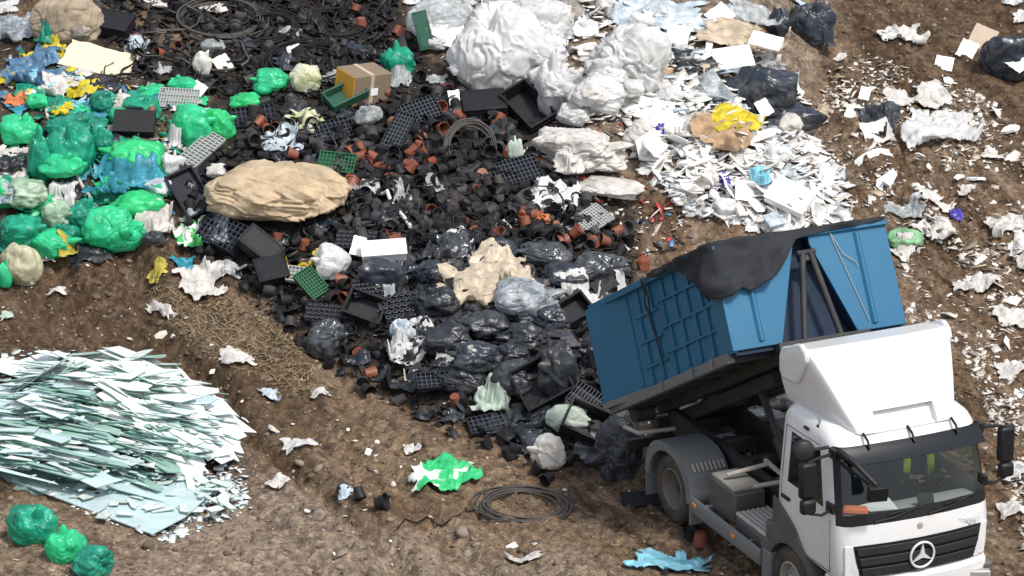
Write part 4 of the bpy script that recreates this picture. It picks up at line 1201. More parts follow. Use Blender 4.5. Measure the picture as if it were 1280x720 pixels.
def coil(px, py, w, turns, r, mat, label, squash=.9, spread=.12, tail=True, group=None, name='hose_coil', cat='hose coil', tilt=None, stack=.35, land=None, yaw=0, jit=1.0, hpx=None):
    P = spot(px, py); k = ppm(P); rad = w / k / 2; s = nxt()
    N = int(turns * 34); t = np.linspace(0, turns, N); a = 2 * math.pi * t
    rr = rad * (1 - spread * .9 + spread * fbm2(t * .9, s + .3, s, 2) * jit)
    cx = rad * spread * .8 * fbm2(t * .55, s + 1.3, s + 1, 2) * jit; cy = rad * spread * .8 * fbm2(t * .55, s + 2.3, s + 2, 2) * jit
    x = rr * np.cos(a) + cx; y = rr * np.sin(a) * squash + cy
    z = r + stack * rad * .25 * (fbm2(t * .8, s + 4.1, s + 4, 2) * .6 + .6) * min(1, turns / 5) + .02 * np.abs(vn2(t * 3, s, s))
    if tail:
        e = np.linspace(0, 1, 12)[1:]; x = np.concatenate([x, x[-1] + e * rad * .35]); y = np.concatenate([y, y[-1] - e * e * rad * .8]); z = np.concatenate([z, z[-1] * (1 - e) + r])
    c, si = math.cos(yaw), math.sin(yaw); X = x * c - y * si; Y = x * si + y * c
    if tilt is None:
        a_, b_ = slope_rot(P[0], P[1], max(.2, rad * .7)); a_ = min(.7, max(-.1, a_)); b_ = max(-.35, min(.35, b_))
    else: a_, b_ = tilt
    z0 = foot(P[0], P[1], rad, rad, .55)
    m = MB(); m.tube([Vector(p) for p in zip(X, Y, z)], r, 6)
    o = m.build(name, mat, None, smooth=True, loc=(P[0], P[1], z0), rot=(a_, b_, 0)); tag(o, label, cat, group); reg(land, P[0], P[1])
    return o

# ------------------------------------------------------------------ rubbish materials
P_GREEN = mat_plastic('green_film', (.045, .68, .33), .22, .42, .2)
P_GREEN2 = mat_plastic('grass_green_film', (.05, .70, .26), .24, .42, .2)
P_TEAL = mat_plastic('teal_green_film', (.02, .42, .26), .18, .4, .35, bstr=.7)
P_DTEAL = mat_plastic('dark_teal_film', (.02, .34, .23), .2, .35, .4, bstr=.7)
P_BLUET = mat_plastic('blue_teal_film', (.05, .34, .44), .18, .35, .4, bstr=.8)
P_SKY = mat_plastic('sky_blue_film', (.30, .68, .86), .3, .3, .25)
P_LBLUE = mat_plastic('pale_blue_film', (.58, .66, .72), .25, .3, .3)
P_BLUE = mat_plastic('blue_scrap', (.09, .20, .34), .3, .2, .35)
P_VIOLET = mat_plastic('violet_film', (.06, .04, .36), .3, .2, .2)
P_PALEG = mat_plastic('pale_green_film', (.36, .50, .36), .3, .3, .3)
P_MINT = mat_plastic('mint_white_film', (.58, .68, .58), .35, .3, .2)
P_WHITE = mat_plastic('white_film', (.76, .76, .75), .3, .36, .10, bstr=.4)
P_WHITE2 = mat_plastic('bright_white_film', (.80, .80, .79), .35, .35, .04, bstr=.3)
P_DWHITE = mat_plastic('dirty_white_film', (.68, .65, .61), .45, .25, .22, bstr=.5)
P_CLEAR = mat_plastic('clear_film', (.60, .63, .64), .14, .3, .35, alpha=.62, bstr=.9)
P_GREYC = mat_plastic('grey_clear_film', (.36, .40, .43), .14, .25, .5, alpha=.88, bstr=.9)
P_BLACK = mat_plastic('black_bag_film', (.012, .015, .021), .34, 0, .3, 8, bstr=.45, spec=.45)
P_BLACKG = mat_plastic('dusty_black_bag_film', (.026, .030, .037), .38, 0, .5, 8, bstr=.45, spec=.45)
P_SLATE = mat_plastic('slate_black_film', (.018, .025, .037), .3, 0, .4, 7, bstr=.5, spec=.5)
P_SILVERB = mat_plastic('glossy_black_film', (.04, .046, .054), .16, 0, .6, 8, bstr=.8, spec=.7)
P_YELLOW = mat_plastic('yellow_film', (.66, .53, .02), .32, .25, .25)
P_YEL2 = mat_plastic('dull_yellow_film', (.50, .42, .06), .38, .25, .3)
P_LIME = mat_plastic('lime_white_film', (.62, .67, .30), .35, .25, .2, col2=(.72, .73, .62))
P_BEIGE = mat_plastic('beige_film', (.64, .55, .42), .4, .3, .22)
P_BEIGEG = mat_plastic('beige_green_sack', (.50, .48, .32), .45, .2, .3)
P_BROWN = mat_plastic('brown_paper', (.36, .235, .135), .8, 0, .25, 12, bstr=.5)
P_KRAFT = mat_plastic('pale_brown_paper', (.42, .34, .25), .8, 0, .3, 12, bstr=.5)
P_GREENMESH = mat_plastic('green_mesh_film', (.20, .42, .22), .5, .2, .4)
P_ORANGE = mat_plastic('orange_scrap', (.55, .16, .05), .5, .1, .3)
P_RED = mat_plastic('red_scrap', (.45, .05, .05), .5, .1, .3)
P_GREYB = mat_plastic('grey_brown_film', (.36, .32, .28), .3, .25, .4, alpha=.9)

def mat_print(name, base, mark, scale, lo, hi, rough=.45):
    m, nt, b = principled(name, base, rough)
    n = nz(nt, scale, 2, .4, dist=.4); r = ramp(nt, n.outputs[0], [(lo, (0, 0, 0)), (hi, (1, 1, 1))])
    c = mix(nt, r.outputs[0], base, mark); nt.links.new(c, b.inputs['Base Color'])
    nn = nz(nt, 20, 4, .6); bump(nt, b, nn.outputs[0], .4, .02)
    MATS[name] = m
    return m
P_PRINTED = mat_print('green_and_white_print', (.72, .73, .70), (.05, .40, .10), 5, .50, .54)
P_STREET = mat_print('green_smeared_white', (.70, .75, .68), (.03, .46, .16), 3.0, .42, .47)

def mat_woven(name, col, scale=60):
    m, nt, b = principled(name, col, .8)
    tc = nt.nodes.new('ShaderNodeTexCoord')
    a = nt.nodes.new('ShaderNodeTexWave'); a.bands_direction = 'X'; a.inputs['Scale'].default_value = scale; a.inputs['Distortion'].default_value = .6
    c = nt.nodes.new('ShaderNodeTexWave'); c.bands_direction = 'Z'; c.inputs['Scale'].default_value = scale; c.inputs['Distortion'].default_value = .6
    nt.links.new(tc.outputs['Object'], a.inputs['Vector']); nt.links.new(tc.outputs['Object'], c.inputs['Vector'])
    n = nz(nt, 2.2, 6, .65); n2 = nz(nt, 9, 4, .6)
    r = ramp(nt, n.outputs[0], [(.32, tuple(x * .55 for x in col)), (.5, col), (.7, tuple(min(1, x * 1.18) for x in col))])
    w_ = mathn(nt, 'MULTIPLY', mathn(nt, 'MULTIPLY', a.outputs[1], c.outputs[1]), .25)
    cc = mix(nt, w_, r.outputs[0], tuple(x * .5 for x in col))
    cc = mix(nt, ramp(nt, n2.outputs[0], [(.55, (0, 0, 0)), (.7, (.5, .5, .5))]).outputs[0], cc, (.30, .22, .12))
    nt.links.new(cc, b.inputs['Base Color'])
    h = mathn(nt, 'ADD', mathn(nt, 'MULTIPLY', mathn(nt, 'ADD', a.outputs[1], c.outputs[1]), .15), n2.outputs[0]); bump(nt, b, h, .6, .03)
    MATS[name] = m
    return m
M_SACK = mat_woven('woven_beige_sack', (.50, .385, .25), 20)
M_SACK2 = mat_woven('woven_tan_sack', (.40, .32, .23), 34)
M_FOAM = mat_paint('white_foam_board', (.86, .86, .85), .6, .12, (.45, .40, .33), 5)
M_FOAMD = mat_paint('soiled_white_foam', (.70, .67, .62), .7, .4, (.32, .26, .2), 6)
M_PAPER = mat_paint('white_card', (.84, .85, .85), .5, .12, (.5, .46, .4), 6)
M_CREAM = mat_paint('cream_foam_board', (.66, .60, .44), .6, .35, (.40, .33, .22), 6)
M_BEIGEB = mat_paint('beige_card', (.47, .38, .29), .75, .3, (.3, .22, .16), 5)
M_CARD = mat_paint('grey_brown_cardboard', (.20, .15, .10), .8, .4, (.16, .12, .09), 5)
M_CARDO = mat_paint('orange_printed_card', (.66, .32, .03), .6, .3, (.25, .16, .08), 5)
M_TRAYG = mat_paint('grey_tray_plastic', (.35, .37, .36), .5, .3, (.2, .18, .15), 6)
M_TRAYB = mat_paint('black_tray_plastic', (.016, .019, .027), .5, .2, (.05, .05, .05), 7, spec=.22)
M_GRIDB = mat_paint('slate_tray_grid', (.038, .045, .062), .5, .2, (.06, .06, .06), 7)
M_TRAYGR = mat_paint('green_tray_plastic', (.015, .12, .05), .4, .25, (.05, .07, .05), 7)
M_DKGREEN = mat_paint('dark_green_plastic', (.015, .085, .05), .4, .25, (.05, .06, .05), 7)
M_TUBE = mat_paint('grey_black_tray_tubes', (.05, .055, .062), .4, .3, (.10, .10, .10), 9)
M_POTB = mat_paint('black_pot_plastic', (.012, .013, .016), .5, .3, (.05, .042, .036), 11, spec=.22)
M_POTG = mat_paint('faded_black_pot_plastic', (.036, .036, .040), .55, .45, (.10, .08, .066), 11, spec=.22)
M_POTO = mat_paint('terracotta_pot_plastic', (.21, .055, .027), .5, .4, (.16, .09, .06), 11)
M_HOSEB = mat_paint('black_hose_plastic', (.011, .011, .013), .45, .3, (.05, .045, .04), 8, spec=.22)
M_HOSEG = mat_paint('dusty_hose_plastic', (.06, .057, .055), .5, .5, (.13, .11, .09), 8, spec=.22)
M_PIPEW = mat_paint('white_pipe_plastic', (.66, .65, .62), .4, .3, (.35, .3, .24), 9)
M_SHELLB = mat_paint('black_moulded_plastic', (.012, .013, .016), .5, .2, (.05, .045, .04), 6, spec=.22)

# ================================================================== RUBBISH: small repeats that lie under everything
PENDING = []      # (object, start of its label, x, y): finished when all landmarks stand
def inside_px(n, poly, rg, dens=None):
    a = np.array(poly, float); lo, hi = a.min(0), a.max(0); out = []
    while len(out) < n:
        p = rg.uniform(lo, hi, (400, 2)); k = sdist(p[:, 0], p[:, 1], a) > 0
        if dens is not None: k &= rg.uniform(size=400) < dens(p[:, 0], p[:, 1])
        out += list(p[k])
    return np.array(out[:n])

PX_BLACK = [(100, -10), (180, 100), (300, 130), (300, 180), (220, 230), (235, 320), (300, 372), (385, 440), (420, 470), (560, 545), (700, 590), (780, 560), (760, 400), (800, 350), (790, 290), (720, 250), (680, 190), (560, 130), (500, 30), (495, -10)]
PX_POTS = [(300, 175), (380, 140), (470, 150), (560, 110), (690, 180), (730, 250), (790, 300), (700, 320), (560, 310), (470, 330), (440, 300), (430, 240), (330, 200)]
PX_WHITE = [(510, -5), (560, 90), (660, 110), (690, 150), (770, 160), (790, 200), (830, 235), (860, 275), (990, 290), (1070, 280), (1060, 235), (1030, 190), (1010, 130), (960, 70), (880, 60), (800, -5)]
PX_WDENSE = [(800, 130), (870, 90), (900, 150), (990, 150), (1045, 210), (1060, 265), (1000, 285), (900, 275), (850, 245), (800, 190)]
PX_CHIP = [(1040, 60), (1150, 80), (1230, 120), (1290, 160), (1290, 730), (1250, 560), (1200, 430), (1140, 420), (1120, 280), (1050, 240), (1020, 150)]

def scraps_mesh(name, P, sizes, rg, flat=.25, bend=.3, zsink=.2, surf=TOP, mat=None, kind='stuff', mats=None, stone=False):
    """one mesh of very many small bits"""
    n = len(P); V = []; F = []
    base = samp(surf, P[:, 0], P[:, 1])
    if stone:
        C, FF = ico(1)
    else:
        C = np.array([(-.5, -.5, 0), (.5, -.5, 0), (.5, .5, 0), (-.5, .5, 0), (-.5, -.5, .12), (.5, -.5, .12), (.5, .5, .12), (-.5, .5, .12)]); FF = np.array([(0, 3, 2, 1), (4, 5, 6, 7), (0, 1, 5, 4), (1, 2, 6, 5), (2, 3, 7, 6), (3, 0, 4, 7)])
    Vs = np.empty((n, len(C), 3))
    ax = rg.uniform(0, 2 * np.pi, n); tx = rg.normal(0, flat, n); ty = rg.normal(0, flat, n)
    asp = rg.uniform(.45, 1.0, n)
    for i in range(n):
        J = C + rg.normal(0, .08, C.shape) * (1 if not stone else .35)
        if not stone: J[4:, :2] = J[:4, :2]; J[:, 2] = C[:, 2] + bend * (J[:, 0] ** 2 - .12) * rg.uniform(-1, 1)
        J = J * np.array([sizes[i], sizes[i] * asp[i], sizes[i] * (.55 if stone else 1)])
        c, s = math.cos(ax[i]), math.sin(ax[i])
        x = J[:, 0] * c - J[:, 1] * s; y = J[:, 0] * s + J[:, 1] * c; z = J[:, 2] + x * tx[i] + y * ty[i]
        Vs[i] = np.stack([x + P[i, 0], y + P[i, 1], z + base[i] + sizes[i] * zsink * (.3)], -1)
    F = (FF[None] + (np.arange(n) * len(C))[:, None, None]).reshape(-1, FF.shape[1])
    me = mesh_np(name, Vs.reshape(-1, 3), F)
    o = bpy.data.objects.new(name, me); COL.objects.link(o)
    if mats:
        for mm_ in mats: me.materials.append(mm_)
        mi = np.repeat(rg.integers(0, len(mats), n), len(FF)).astype(np.int32); me.polygons.foreach_set('material_index', mi)
    else: me.materials.append(mat)
    if kind: o['kind'] = kind
    return o

def to_ground(pp, surf=None):
    P = hit(pp[:, 0], pp[:, 1], surf or tz); return P[:, :2]

rg = np.random.default_rng(21)
# soil clods and stones everywhere, straw, trodden litter
M_CLOD = mat_paint('soil_clod', (.10, .067, .044), .95, .6, (.18, .13, .09), 3)
M_STONE = mat_paint('pale_stone', (.24, .20, .16), .9, .5, (.18, .14, .1), 6)
pp = np.stack([rg.uniform(-40, 1320, 4500), rg.uniform(-20, 740, 4500)], -1)
G = to_ground(pp, gz); G = G[(sdist(G[:, 0], G[:, 1], BLACKZ) < 0) & (sdist(G[:, 0], G[:, 1], GREENZ) < 0) & (sdist(G[:, 0], G[:, 1], WHITEZ) < 0)]
tag(scraps_mesh('soil_clods', G, rg.gamma(1.8, .014, len(G)) + .008, rg, stone=True, surf=GRD, mats=[M_CLOD, M_CLOD, M_CLOD, M_STONE]), 'loose clods and pebbles strewn over the brown soil', 'soil clods', kind='stuff')
q = poly_xy([(230, 345), (330, 395), (400, 465), (430, 500), (330, 480), (230, 425), (180, 365)])
pp = inside_px(1000, [(230, 345), (330, 395), (400, 465), (430, 500), (330, 480), (230, 425), (180, 365)], rg); G = to_ground(pp, gz)
M_STRAW = mat_paint('dry_straw', (.34, .26, .155), .9, .4, (.25, .18, .1), 7)
V = []; F = []
for i, (x, y) in enumerate(G):
    L = rg.uniform(.06, .22); a = rg.uniform(0, 6.28); z = float(gz(x, y)) + rg.uniform(.003, .03); dx, dy = math.cos(a) * L / 2, math.sin(a) * L / 2; wx, wy = -math.sin(a) * .005, math.cos(a) * .005; tl = rg.normal(0, .25) * L / 2
    b_ = len(V); V += [(x - dx - wx, y - dy - wy, z - tl), (x - dx + wx, y - dy + wy, z - tl), (x + dx + wx, y + dy + wy, z + tl), (x + dx - wx, y + dy - wy, z + tl), (x, y, z + .012)]
    F += [(b_, b_ + 1, b_ + 2, b_ + 3), (b_, b_ + 4, b_ + 1), (b_ + 2, b_ + 4, b_ + 3)]
so = link('dry_straw', mesh_np('dry_straw', V, F), M_STRAW); tag(so, 'dry yellow straw scattered below the pile of black pots', 'straw', kind='stuff')
# trodden litter over all the soil
pp = np.stack([rg.uniform(-20, 1300, 1300), rg.uniform(330, 740, 1300)], -1); G = to_ground(pp, gz)
tag(scraps_mesh('trodden_litter', G, rg.gamma(2, .012, len(G)) + .012, rg, surf=GRD, mats=[M_FOAMD, M_BEIGEB, M_STONE, M_POTG, M_STONE, M_CARD]), 'tiny pale and dark scraps trodden into the haul road', 'litter', kind='stuff')
pp = inside_px(2700, PX_CHIP, rg, lambda x, y: np.clip(.35 + .7 * fbm2(x / 55, y / 40, 401, 2), .05, 1)); G = to_ground(pp, gz)
tag(scraps_mesh('white_chips', G, np.minimum(.2, rg.gamma(1.9, .026, len(G)) + .015), rg, surf=GRD, flat=.35, zsink=-.25, mats=[M_FOAMD, M_FOAMD, M_FOAMD, M_BEIGEB, M_STONE, M_FOAMD]), 'white plastic chips trodden into the slope behind the truck', 'plastic chips', kind='stuff')
# black litter that fills the gaps of the pot heap
pp = np.concatenate([inside_px(3000, PX_BLACK, rg), inside_px(1300, [(100, -10), (180, 100), (300, 130), (480, 120), (500, -10)], rg)]); G = to_ground(pp, gz)
tag(scraps_mesh('black_litter', G, rg.gamma(2.2, .026, len(G)) + .02, rg, surf=GRD, flat=.55, bend=.8, zsink=1, mats=[M_POTB, M_POTB, M_POTB, M_POTB, M_POTG]), 'broken black plastic filling the gaps between the pots', 'plastic scraps', kind='stuff')
pp = inside_px(700, [(5, 60), (140, 60), (230, 120), (230, 300), (120, 320), (5, 320)], rg); G = to_ground(pp, gz)
tag(scraps_mesh('coloured_litter', G, rg.gamma(2.2, .024, len(G)) + .03, rg, surf=GRD, flat=.5, bend=1, zsink=.3, mats=[P_TEAL, P_DTEAL, P_BLUE, P_DWHITE, P_DTEAL, M_POTB, P_LBLUE, P_YEL2]), 'crumpled coloured film scraps between the green bags', 'plastic scraps', kind='stuff')
pp = inside_px(2500, PX_WHITE, rg, lambda x, y: np.where(sdist(x, y, np.array(PX_WDENSE, float)) > -12, 1, .42)); G = to_ground(pp, gz)
tag(scraps_mesh('white_foam_litter', G, np.minimum(.22, rg.gamma(2.4, .036, len(G)) + .03), rg, surf=GRD, flat=.3, bend=.15, zsink=1.2, mats=[M_FOAM, M_FOAM, M_PAPER, M_FOAMD, P_WHITE, M_FOAMD, P_LBLUE]), 'small white foam and card bits covering the pale heap', 'plastic scraps', kind='stuff')
pp = inside_px(420, [(690, 130), (800, 150), (850, 240), (880, 300), (790, 330), (740, 260), (680, 180)], rg); G = to_ground(pp, gz)
tag(scraps_mesh('mixed_litter', G, rg.gamma(2.2, .02, len(G)) + .02, rg, surf=GRD, flat=.5, mats=[M_FOAMD, P_RED, M_POTB, M_BEIGEB, P_DWHITE, P_BLUE, M_CLOD]), 'mixed small rubbish beside the dirty white wrapped bundle', 'litter', kind='stuff')

# plant pots: 300 of them by themselves, in a few shapes
def pot_mesh(i):
    r = [.095, .105, .085, .115, .10, .09][i % 6]; h = r * [1.5, 1.7, 1.9, 1.35, 1.6, 1.8][i % 6]; m = MB()
    m.lathe([(0, .004), (r * .66, 0), (r * .70, .0), (r * .93, h * .86), (r * 1.04, h * .87), (r * 1.05, h), (r * .97, h), (r * .90, h * .84), (r * .64, .02), (0, .02)], 16)
    me = bpy.data.meshes.new('plant_pot'); me.from_pydata(m.v, [], m.f); me.update()
    me.polygons.foreach_set('use_smooth', np.ones(len(me.polygons), bool)); me.set_sharp_from_angle(angle=R(45))
    return me, r, h
def pot_mass(pp):
    C, FF = [], []; P = to_ground(pp, gz); V = []; F = []; mi = []
    for k, (x, y) in enumerate(P):
        r = rg.uniform(.075, .11); h = r * rg.uniform(1.3, 1.9); m = MB(); m.lathe([(0, 0), (r * .68, 0), (r * 1.0, h * .88), (r * 1.05, h), (r * .95, h), (r * .64, .02), (0, .02)], 10)
        a = rg.uniform(); rot = Euler((R(90) + rg.normal(0, .4), 0, rg.uniform(0, 6.28)) if a < .65 else (rg.normal(0, .3) + (R(180) if a > .85 else 0), rg.normal(0, .3), 0)).to_matrix()
        z = float(gz(x, y)) + r * rg.uniform(.4, 1.1) ; n0 = len(V); c0 = Vector((0, 0, h / 2))
        V += [tuple(rot @ (Vector(p) - c0) + Vector((x, y, z))) for p in m.v]; F += [tuple(i + n0 for i in f) for f in m.f]; mi += [int(rg.choice([0, 1, 2], p=[.68, .27, .05]))] * len(m.f)
        raise_top(x, y, r * .9, r * .9, r * 1.2, 0, z - r * .8)
    o = link('pot_layer', mesh_np('pot_layer', V, F, True)); 
    for mt in (M_POTB, M_POTG, M_POTO): o.data.materials.append(mt)
    o.data.polygons.foreach_set('material_index', np.array(mi, np.int32)); o.data.set_sharp_from_angle(angle=R(45))
    tag(o, 'deep layer of discarded plant pots under the countable ones', 'pot layer', kind='stuff')
pot_mass(np.concatenate([inside_px(520, PX_POTS, rg), inside_px(330, PX_BLACK, rg), inside_px(170, [(800, 470), (1000, 455), (1005, 600), (850, 590)], rg)]))
POTS = {}
for mi, mt in enumerate((M_POTB, M_POTG, M_POTO)):
    for i in range(6):
        me, r, h = pot_mesh(i); me.materials.append(mt); POTS[(mi, i)] = (me, r, h)
def put_pot(px, py, col, gnd=False, stacked=0):
    P = spot(px, py); x, y = P[0], P[1]; i = int(rg.integers(0, 6)); me, r, h = POTS[(col, i)]
    pose = rg.choice(['on its side', 'upright', 'upside down'], p=[.62, .2, .18])
    z = foot(x, y, r * .8, r * .8, .4); yaw = rg.uniform(0, 6.28)
    if pose == 'on its side': rot = Euler((R(90) + rg.normal(0, .35), 0, yaw)); zz = z + r * .75; top = r * 1.6
    elif pose == 'upright': rot = Euler((rg.normal(0, .3), rg.normal(0, .3), yaw)); zz = z - .01; top = h
    else: rot = Euler((R(180) + rg.normal(0, .3), rg.normal(0, .3), yaw)); zz = z + h * .95; top = h
    o = bpy.data.objects.new('plant_pot', me); COL.objects.link(o); o.location = (x, y, zz); o.rotation_euler = rot
    raise_top(x, y, r * .9, r * .9, top * .8, 0, z)
    w_ = ['black', 'faded grey', 'terracotta'][col]
    PENDING.append((o, w_ + ' plant pot ' + {'on its side': 'lying on its side', 'upright': 'standing upright', 'upside down': 'turned upside down'}[pose], x, y, 'plant pot', 'plant pots strewn over the heap'))
    return o
mixc = lambda: int(rg.choice([0, 1, 2], p=[.60, .33, .07]))
for px, py in inside_px(208, PX_POTS, rg): put_pot(px, py, mixc())
for px, py in inside_px(34, PX_BLACK, rg): put_pot(px, py, int(rg.choice([0, 1])))
for px, py in inside_px(18, [(430, 330), (440, 300), (470, 330), (450, 440), (410, 470), (330, 385), (300, 360)], rg): put_pot(px, py, mixc())
for px, py, c_ in ((525, 190, 2), (505, 210, 2), (512, 200, 2), (520, 215, 2), (533, 208, 2), (548, 140, 2), (548, 162, 2), (531, 174, 2), (531, 192, 2), (380, 170, 2), (456, 195, 2), (372, 200, 2), (320, 160, 2), (488, 120, 2), (382, 310, 2), (490, 308, 2), (487, 305, 2), (434, 355, 2), (437, 372, 2), (595, 245, 2), (652, 275, 2), (655, 282, 2), (672, 262, 2), (715, 300, 2), (760, 305, 2), (712, 305, 2), (806, 340, 2), (455, 447, 2), (500, 42, 2), (442, 17, 2), (505, 45, 2), (627, 175, 2), (668, 203, 2), (875, 680, 2), (862, 675, 0), (635, 555, 0), (653, 553, 0), (632, 572, 0), (612, 560, 0), (668, 590, 0), (690, 600, 0), (646, 567, 0), (447, 622, 0), (470, 637, 0), (430, 618, 1)):
    put_pot(px, py, c_)


FG = {'g': ('crumpled film scraps between the green bags', [P_TEAL, P_DTEAL, P_GREEN, P_DTEAL, P_BLUET, P_DWHITE, P_BLACK], [(5, 110), (140, 110), (280, 130), (215, 220), (215, 300), (140, 318), (5, 330)]),
      'b': ('film scraps over the black pots', [P_BLACK, P_BLACK, P_SLATE, P_CLEAR, P_SILVERB, P_BLACKG], PX_BLACK),
      'k': ('black film between the black bags', [P_BLACK, P_SLATE, P_BLACKG, P_SILVERB], [(480, 320), (780, 330), (760, 420), (790, 580), (700, 570), (560, 520), (470, 430)]),
      'y': ('bright film scraps under the cream board', [P_BLUE, P_YELLOW, P_SKY, P_DWHITE, P_BLUET, P_LBLUE, P_BLUE], [(5, 65), (90, 60), (135, 110), (120, 150), (5, 140)]),
      'w': ('white film scraps on the pale heap', [P_WHITE, P_WHITE2, P_DWHITE, P_CLEAR], PX_WHITE)}
FN = {P_TEAL: 'teal', P_DTEAL: 'dark teal', P_GREEN: 'bright green', P_BLUET: 'blue teal', P_DWHITE: 'dirty white', P_BLACK: 'black', P_SLATE: 'slate black', P_CLEAR: 'clear', P_SILVERB: 'glossy black', P_BLACKG: 'dusty black', P_BLUE: 'blue', P_YELLOW: 'yellow', P_SKY: 'sky blue', P_LBLUE: 'pale blue', P_WHITE: 'white', P_WHITE2: 'bright white'}
for key, cnt_, s0, s1, amp_ in (('g', 60, 24, 50, .3), ('b', 46, 18, 36, .2), ('k', 44, 26, 60, .34), ('y', 20, 14, 26, .2), ('w', 46, 18, 46, .2)):
    grp, mts, ply = FG[key]
    for px, py in inside_px(cnt_, ply, rg):
        w_ = rg.uniform(s0, s1); mt = mts[int(rg.integers(0, len(mts)))]
        o = sheet(px, py, w_, w_ * .7, mt, '', amp=amp_, n=30, ragged=.35, name='film_scrap', rotd=rg.uniform(0, 3))
        if o: PENDING.append((o, FN[mt] + {'g': ' crumpled film scrap', 'b': ' loose film scrap', 'k': ' bunched film scrap', 'y': ' torn film scrap', 'w': ' film scrap'}[key], o.location[0], o.location[1], 'film scrap', grp))

# ================================================================== hoses and coils
HG = 'black hoses tangled at the top of the heap'
hoses = [
    [(195, 2), (260, 22), (300, 40), (280, 58), (240, 48)], [(225, 10), (290, 36), (318, 20), (300, 3)], [(300, 5), (335, 30), (352, 70), (330, 95)],
    [(330, 3), (350, 45), (395, 62), (420, 50)], [(370, 10), (400, 40), (416, 80), (420, 110)], [(398, 5), (415, 35), (440, 70), (425, 100)],
    [(440, 5), (420, 30), (445, 55), (480, 30)], [(345, 60), (385, 52), (410, 70), (420, 95)], [(380, 75), (400, 120), (420, 190), (432, 240)],
    [(280, 80), (300, 60), (360, 70), (420, 60)], [(455, 25), (475, 60), (480, 90)], [(210, 62), (215, 20), (228, 5)], [(150, 20), (180, 45), (240, 40)],
    [(320, 75), (350, 88), (400, 70), (455, 68)], [(355, 5), (365, 30), (405, 20), (440, 40)], [(240, 75), (262, 50), (310, 55), (352, 42)],
    [(160, 75), (200, 60), (235, 70), (262, 100)], [(430, 90), (450, 60), (475, 50), (495, 72)], [(265, 90), (300, 105), (330, 84), (345, 60)],
    [(290, 118), (340, 130), (380, 118), (412, 122)], [(180, 15), (210, 40), (250, 28), (262, 4)], [(475, 8), (460, 40), (432, 48), (400, 90)],
    [(320, 20), (345, 10), (372, 28), (380, 55)], [(408, 60), (452, 48), (470, 20), (492, 8)],
]
for _ in range(16):
    x0, y0 = rg.uniform(150, 490), rg.uniform(2, 110); a0 = rg.uniform(0, 6.28); pth = [(x0, y0)]
    for _k in range(int(rg.integers(4, 8))):
        a0 += rg.normal(.5, .5); x0 = float(np.clip(x0 + 26 * math.cos(a0), 130, 500)); y0 = float(np.clip(y0 + 15 * math.sin(a0), 0, 130)); pth.append((x0, y0))
    hoses.append(pth)
for i, pth in enumerate(hoses):
    o = hose(pth, .012 if i % 3 else .018, M_HOSEB if i % 4 else M_HOSEG, '', group=HG, lift=.05, wob=.06)
    x, y = o.location[0], o.location[1]; PENDING.append((o, ('thick ' if not i % 3 else 'thin ') + ('black' if i % 4 else 'dusty grey') + ' hose tangled', x, y, 'hose', HG))
coil(275, 30, 120, 7, .014, M_HOSEG, 'wide loops of grey hose beside the tan woven sack', land='the wide grey hose loops', stack=.5)
coil(385, 78, 130, 5, .012, M_HOSEB, 'large thin black hose ring above the lime and white bag', land='the large black hose ring', stack=.5)
coil(420, 30, 90, 8, .012, M_HOSEB, 'tangle of black hose loops at the very top of the heap', land='the topmost hose tangle', stack=.5)
coil(335, 40, 80, 7, .015, M_HOSEB, 'thick coil of black hose below the top edge of the heap', stack=.5)
coil(160, 60, 60, 4, .014, M_HOSEB, 'black hose coil next to the cream foam board', stack=.5)
coil(588, 192, 68, 10, .012, M_HOSEG, 'upended coil of grey pipe under the big white bag', land='the upended grey pipe coil', tilt=(1.0, .3), stack=.6, squash=1.1)
coil(566, 290, 86, 9, .011, M_HOSEB, 'neat flat ring of black hose holding a white scrap', land='the neat black hose ring', spread=.07, stack=.3, tail=False)
coil(672, 262, 70, 1.4, .010, M_HOSEG, 'single grey hoop of pipe standing over white film', land='the single grey hoop', tilt=(.75, -.2), spread=.05)
coil(312, 284, 120, 4, .011, M_HOSEB, 'dark hose loops lying below the big beige sack', land='the hose loops below the beige sack', squash=.6, stack=.3)
coil(462, 275, 60, 2, .009, M_HOSEG, 'thin grey hose loop among pots right of the beige sack'.replace('right of', 'beside'), stack=.4)
coil(445, 385, 50, 2, .009, M_HOSEG, 'small grey hose loop beside the tube trays', stack=.3)
coil(660, 634, 122, 13, .012, M_HOSEG, 'dark hose coil lying alone on the soil beside the truck', land='the lone coil on the soil', spread=.16, stack=.30, jit=1.2)
hose([(592, 640), (560, 655), (530, 650), (500, 662)], .012, M_HOSEB, 'thin black hose end trailing from the lone coil', gnd=True)
hose([(620, 204), (655, 196), (690, 175), (700, 165)], .02, M_PIPEW, 'bent white pipe leading to the dirty white bundle')
hose([(664, 196), (690, 200), (712, 206)], .016, M_PIPEW, 'short white pipe below the bent white pipe')
hose([(595, 108), (625, 98), (645, 122), (635, 150), (610, 160)], .014, M_HOSEB, 'thin black hose arching over the big white bag')
hose([(640, 130), (655, 160), (658, 190), (668, 215)], .014, M_HOSEB, 'thin black hose crossing the black crate')
hose([(58, 140), (64, 170), (62, 205), (54, 238)], .03, P_DWHITE, 'long dirty white strip hanging between the green bags', cat='plastic strip', name='plastic_strip')
hose([(84, 208), (98, 226), (112, 250), (120, 262)], .026, P_DWHITE, 'pale twisted strip beside the blue teal film', cat='plastic strip', name='plastic_strip')
hose([(478, 250), (492, 262), (505, 273), (513, 290)], .03, M_PIPEW, 'white pipe fitting lying among the black pots', cat='pipe fitting', name='pipe_fitting', land='the white pipe fitting')
hose([(185, 203), (200, 192), (215, 188), (232, 190)], .018, P_DWHITE, 'curved pale strap above the white crumpled bag', cat='plastic strip', name='plastic_strip')
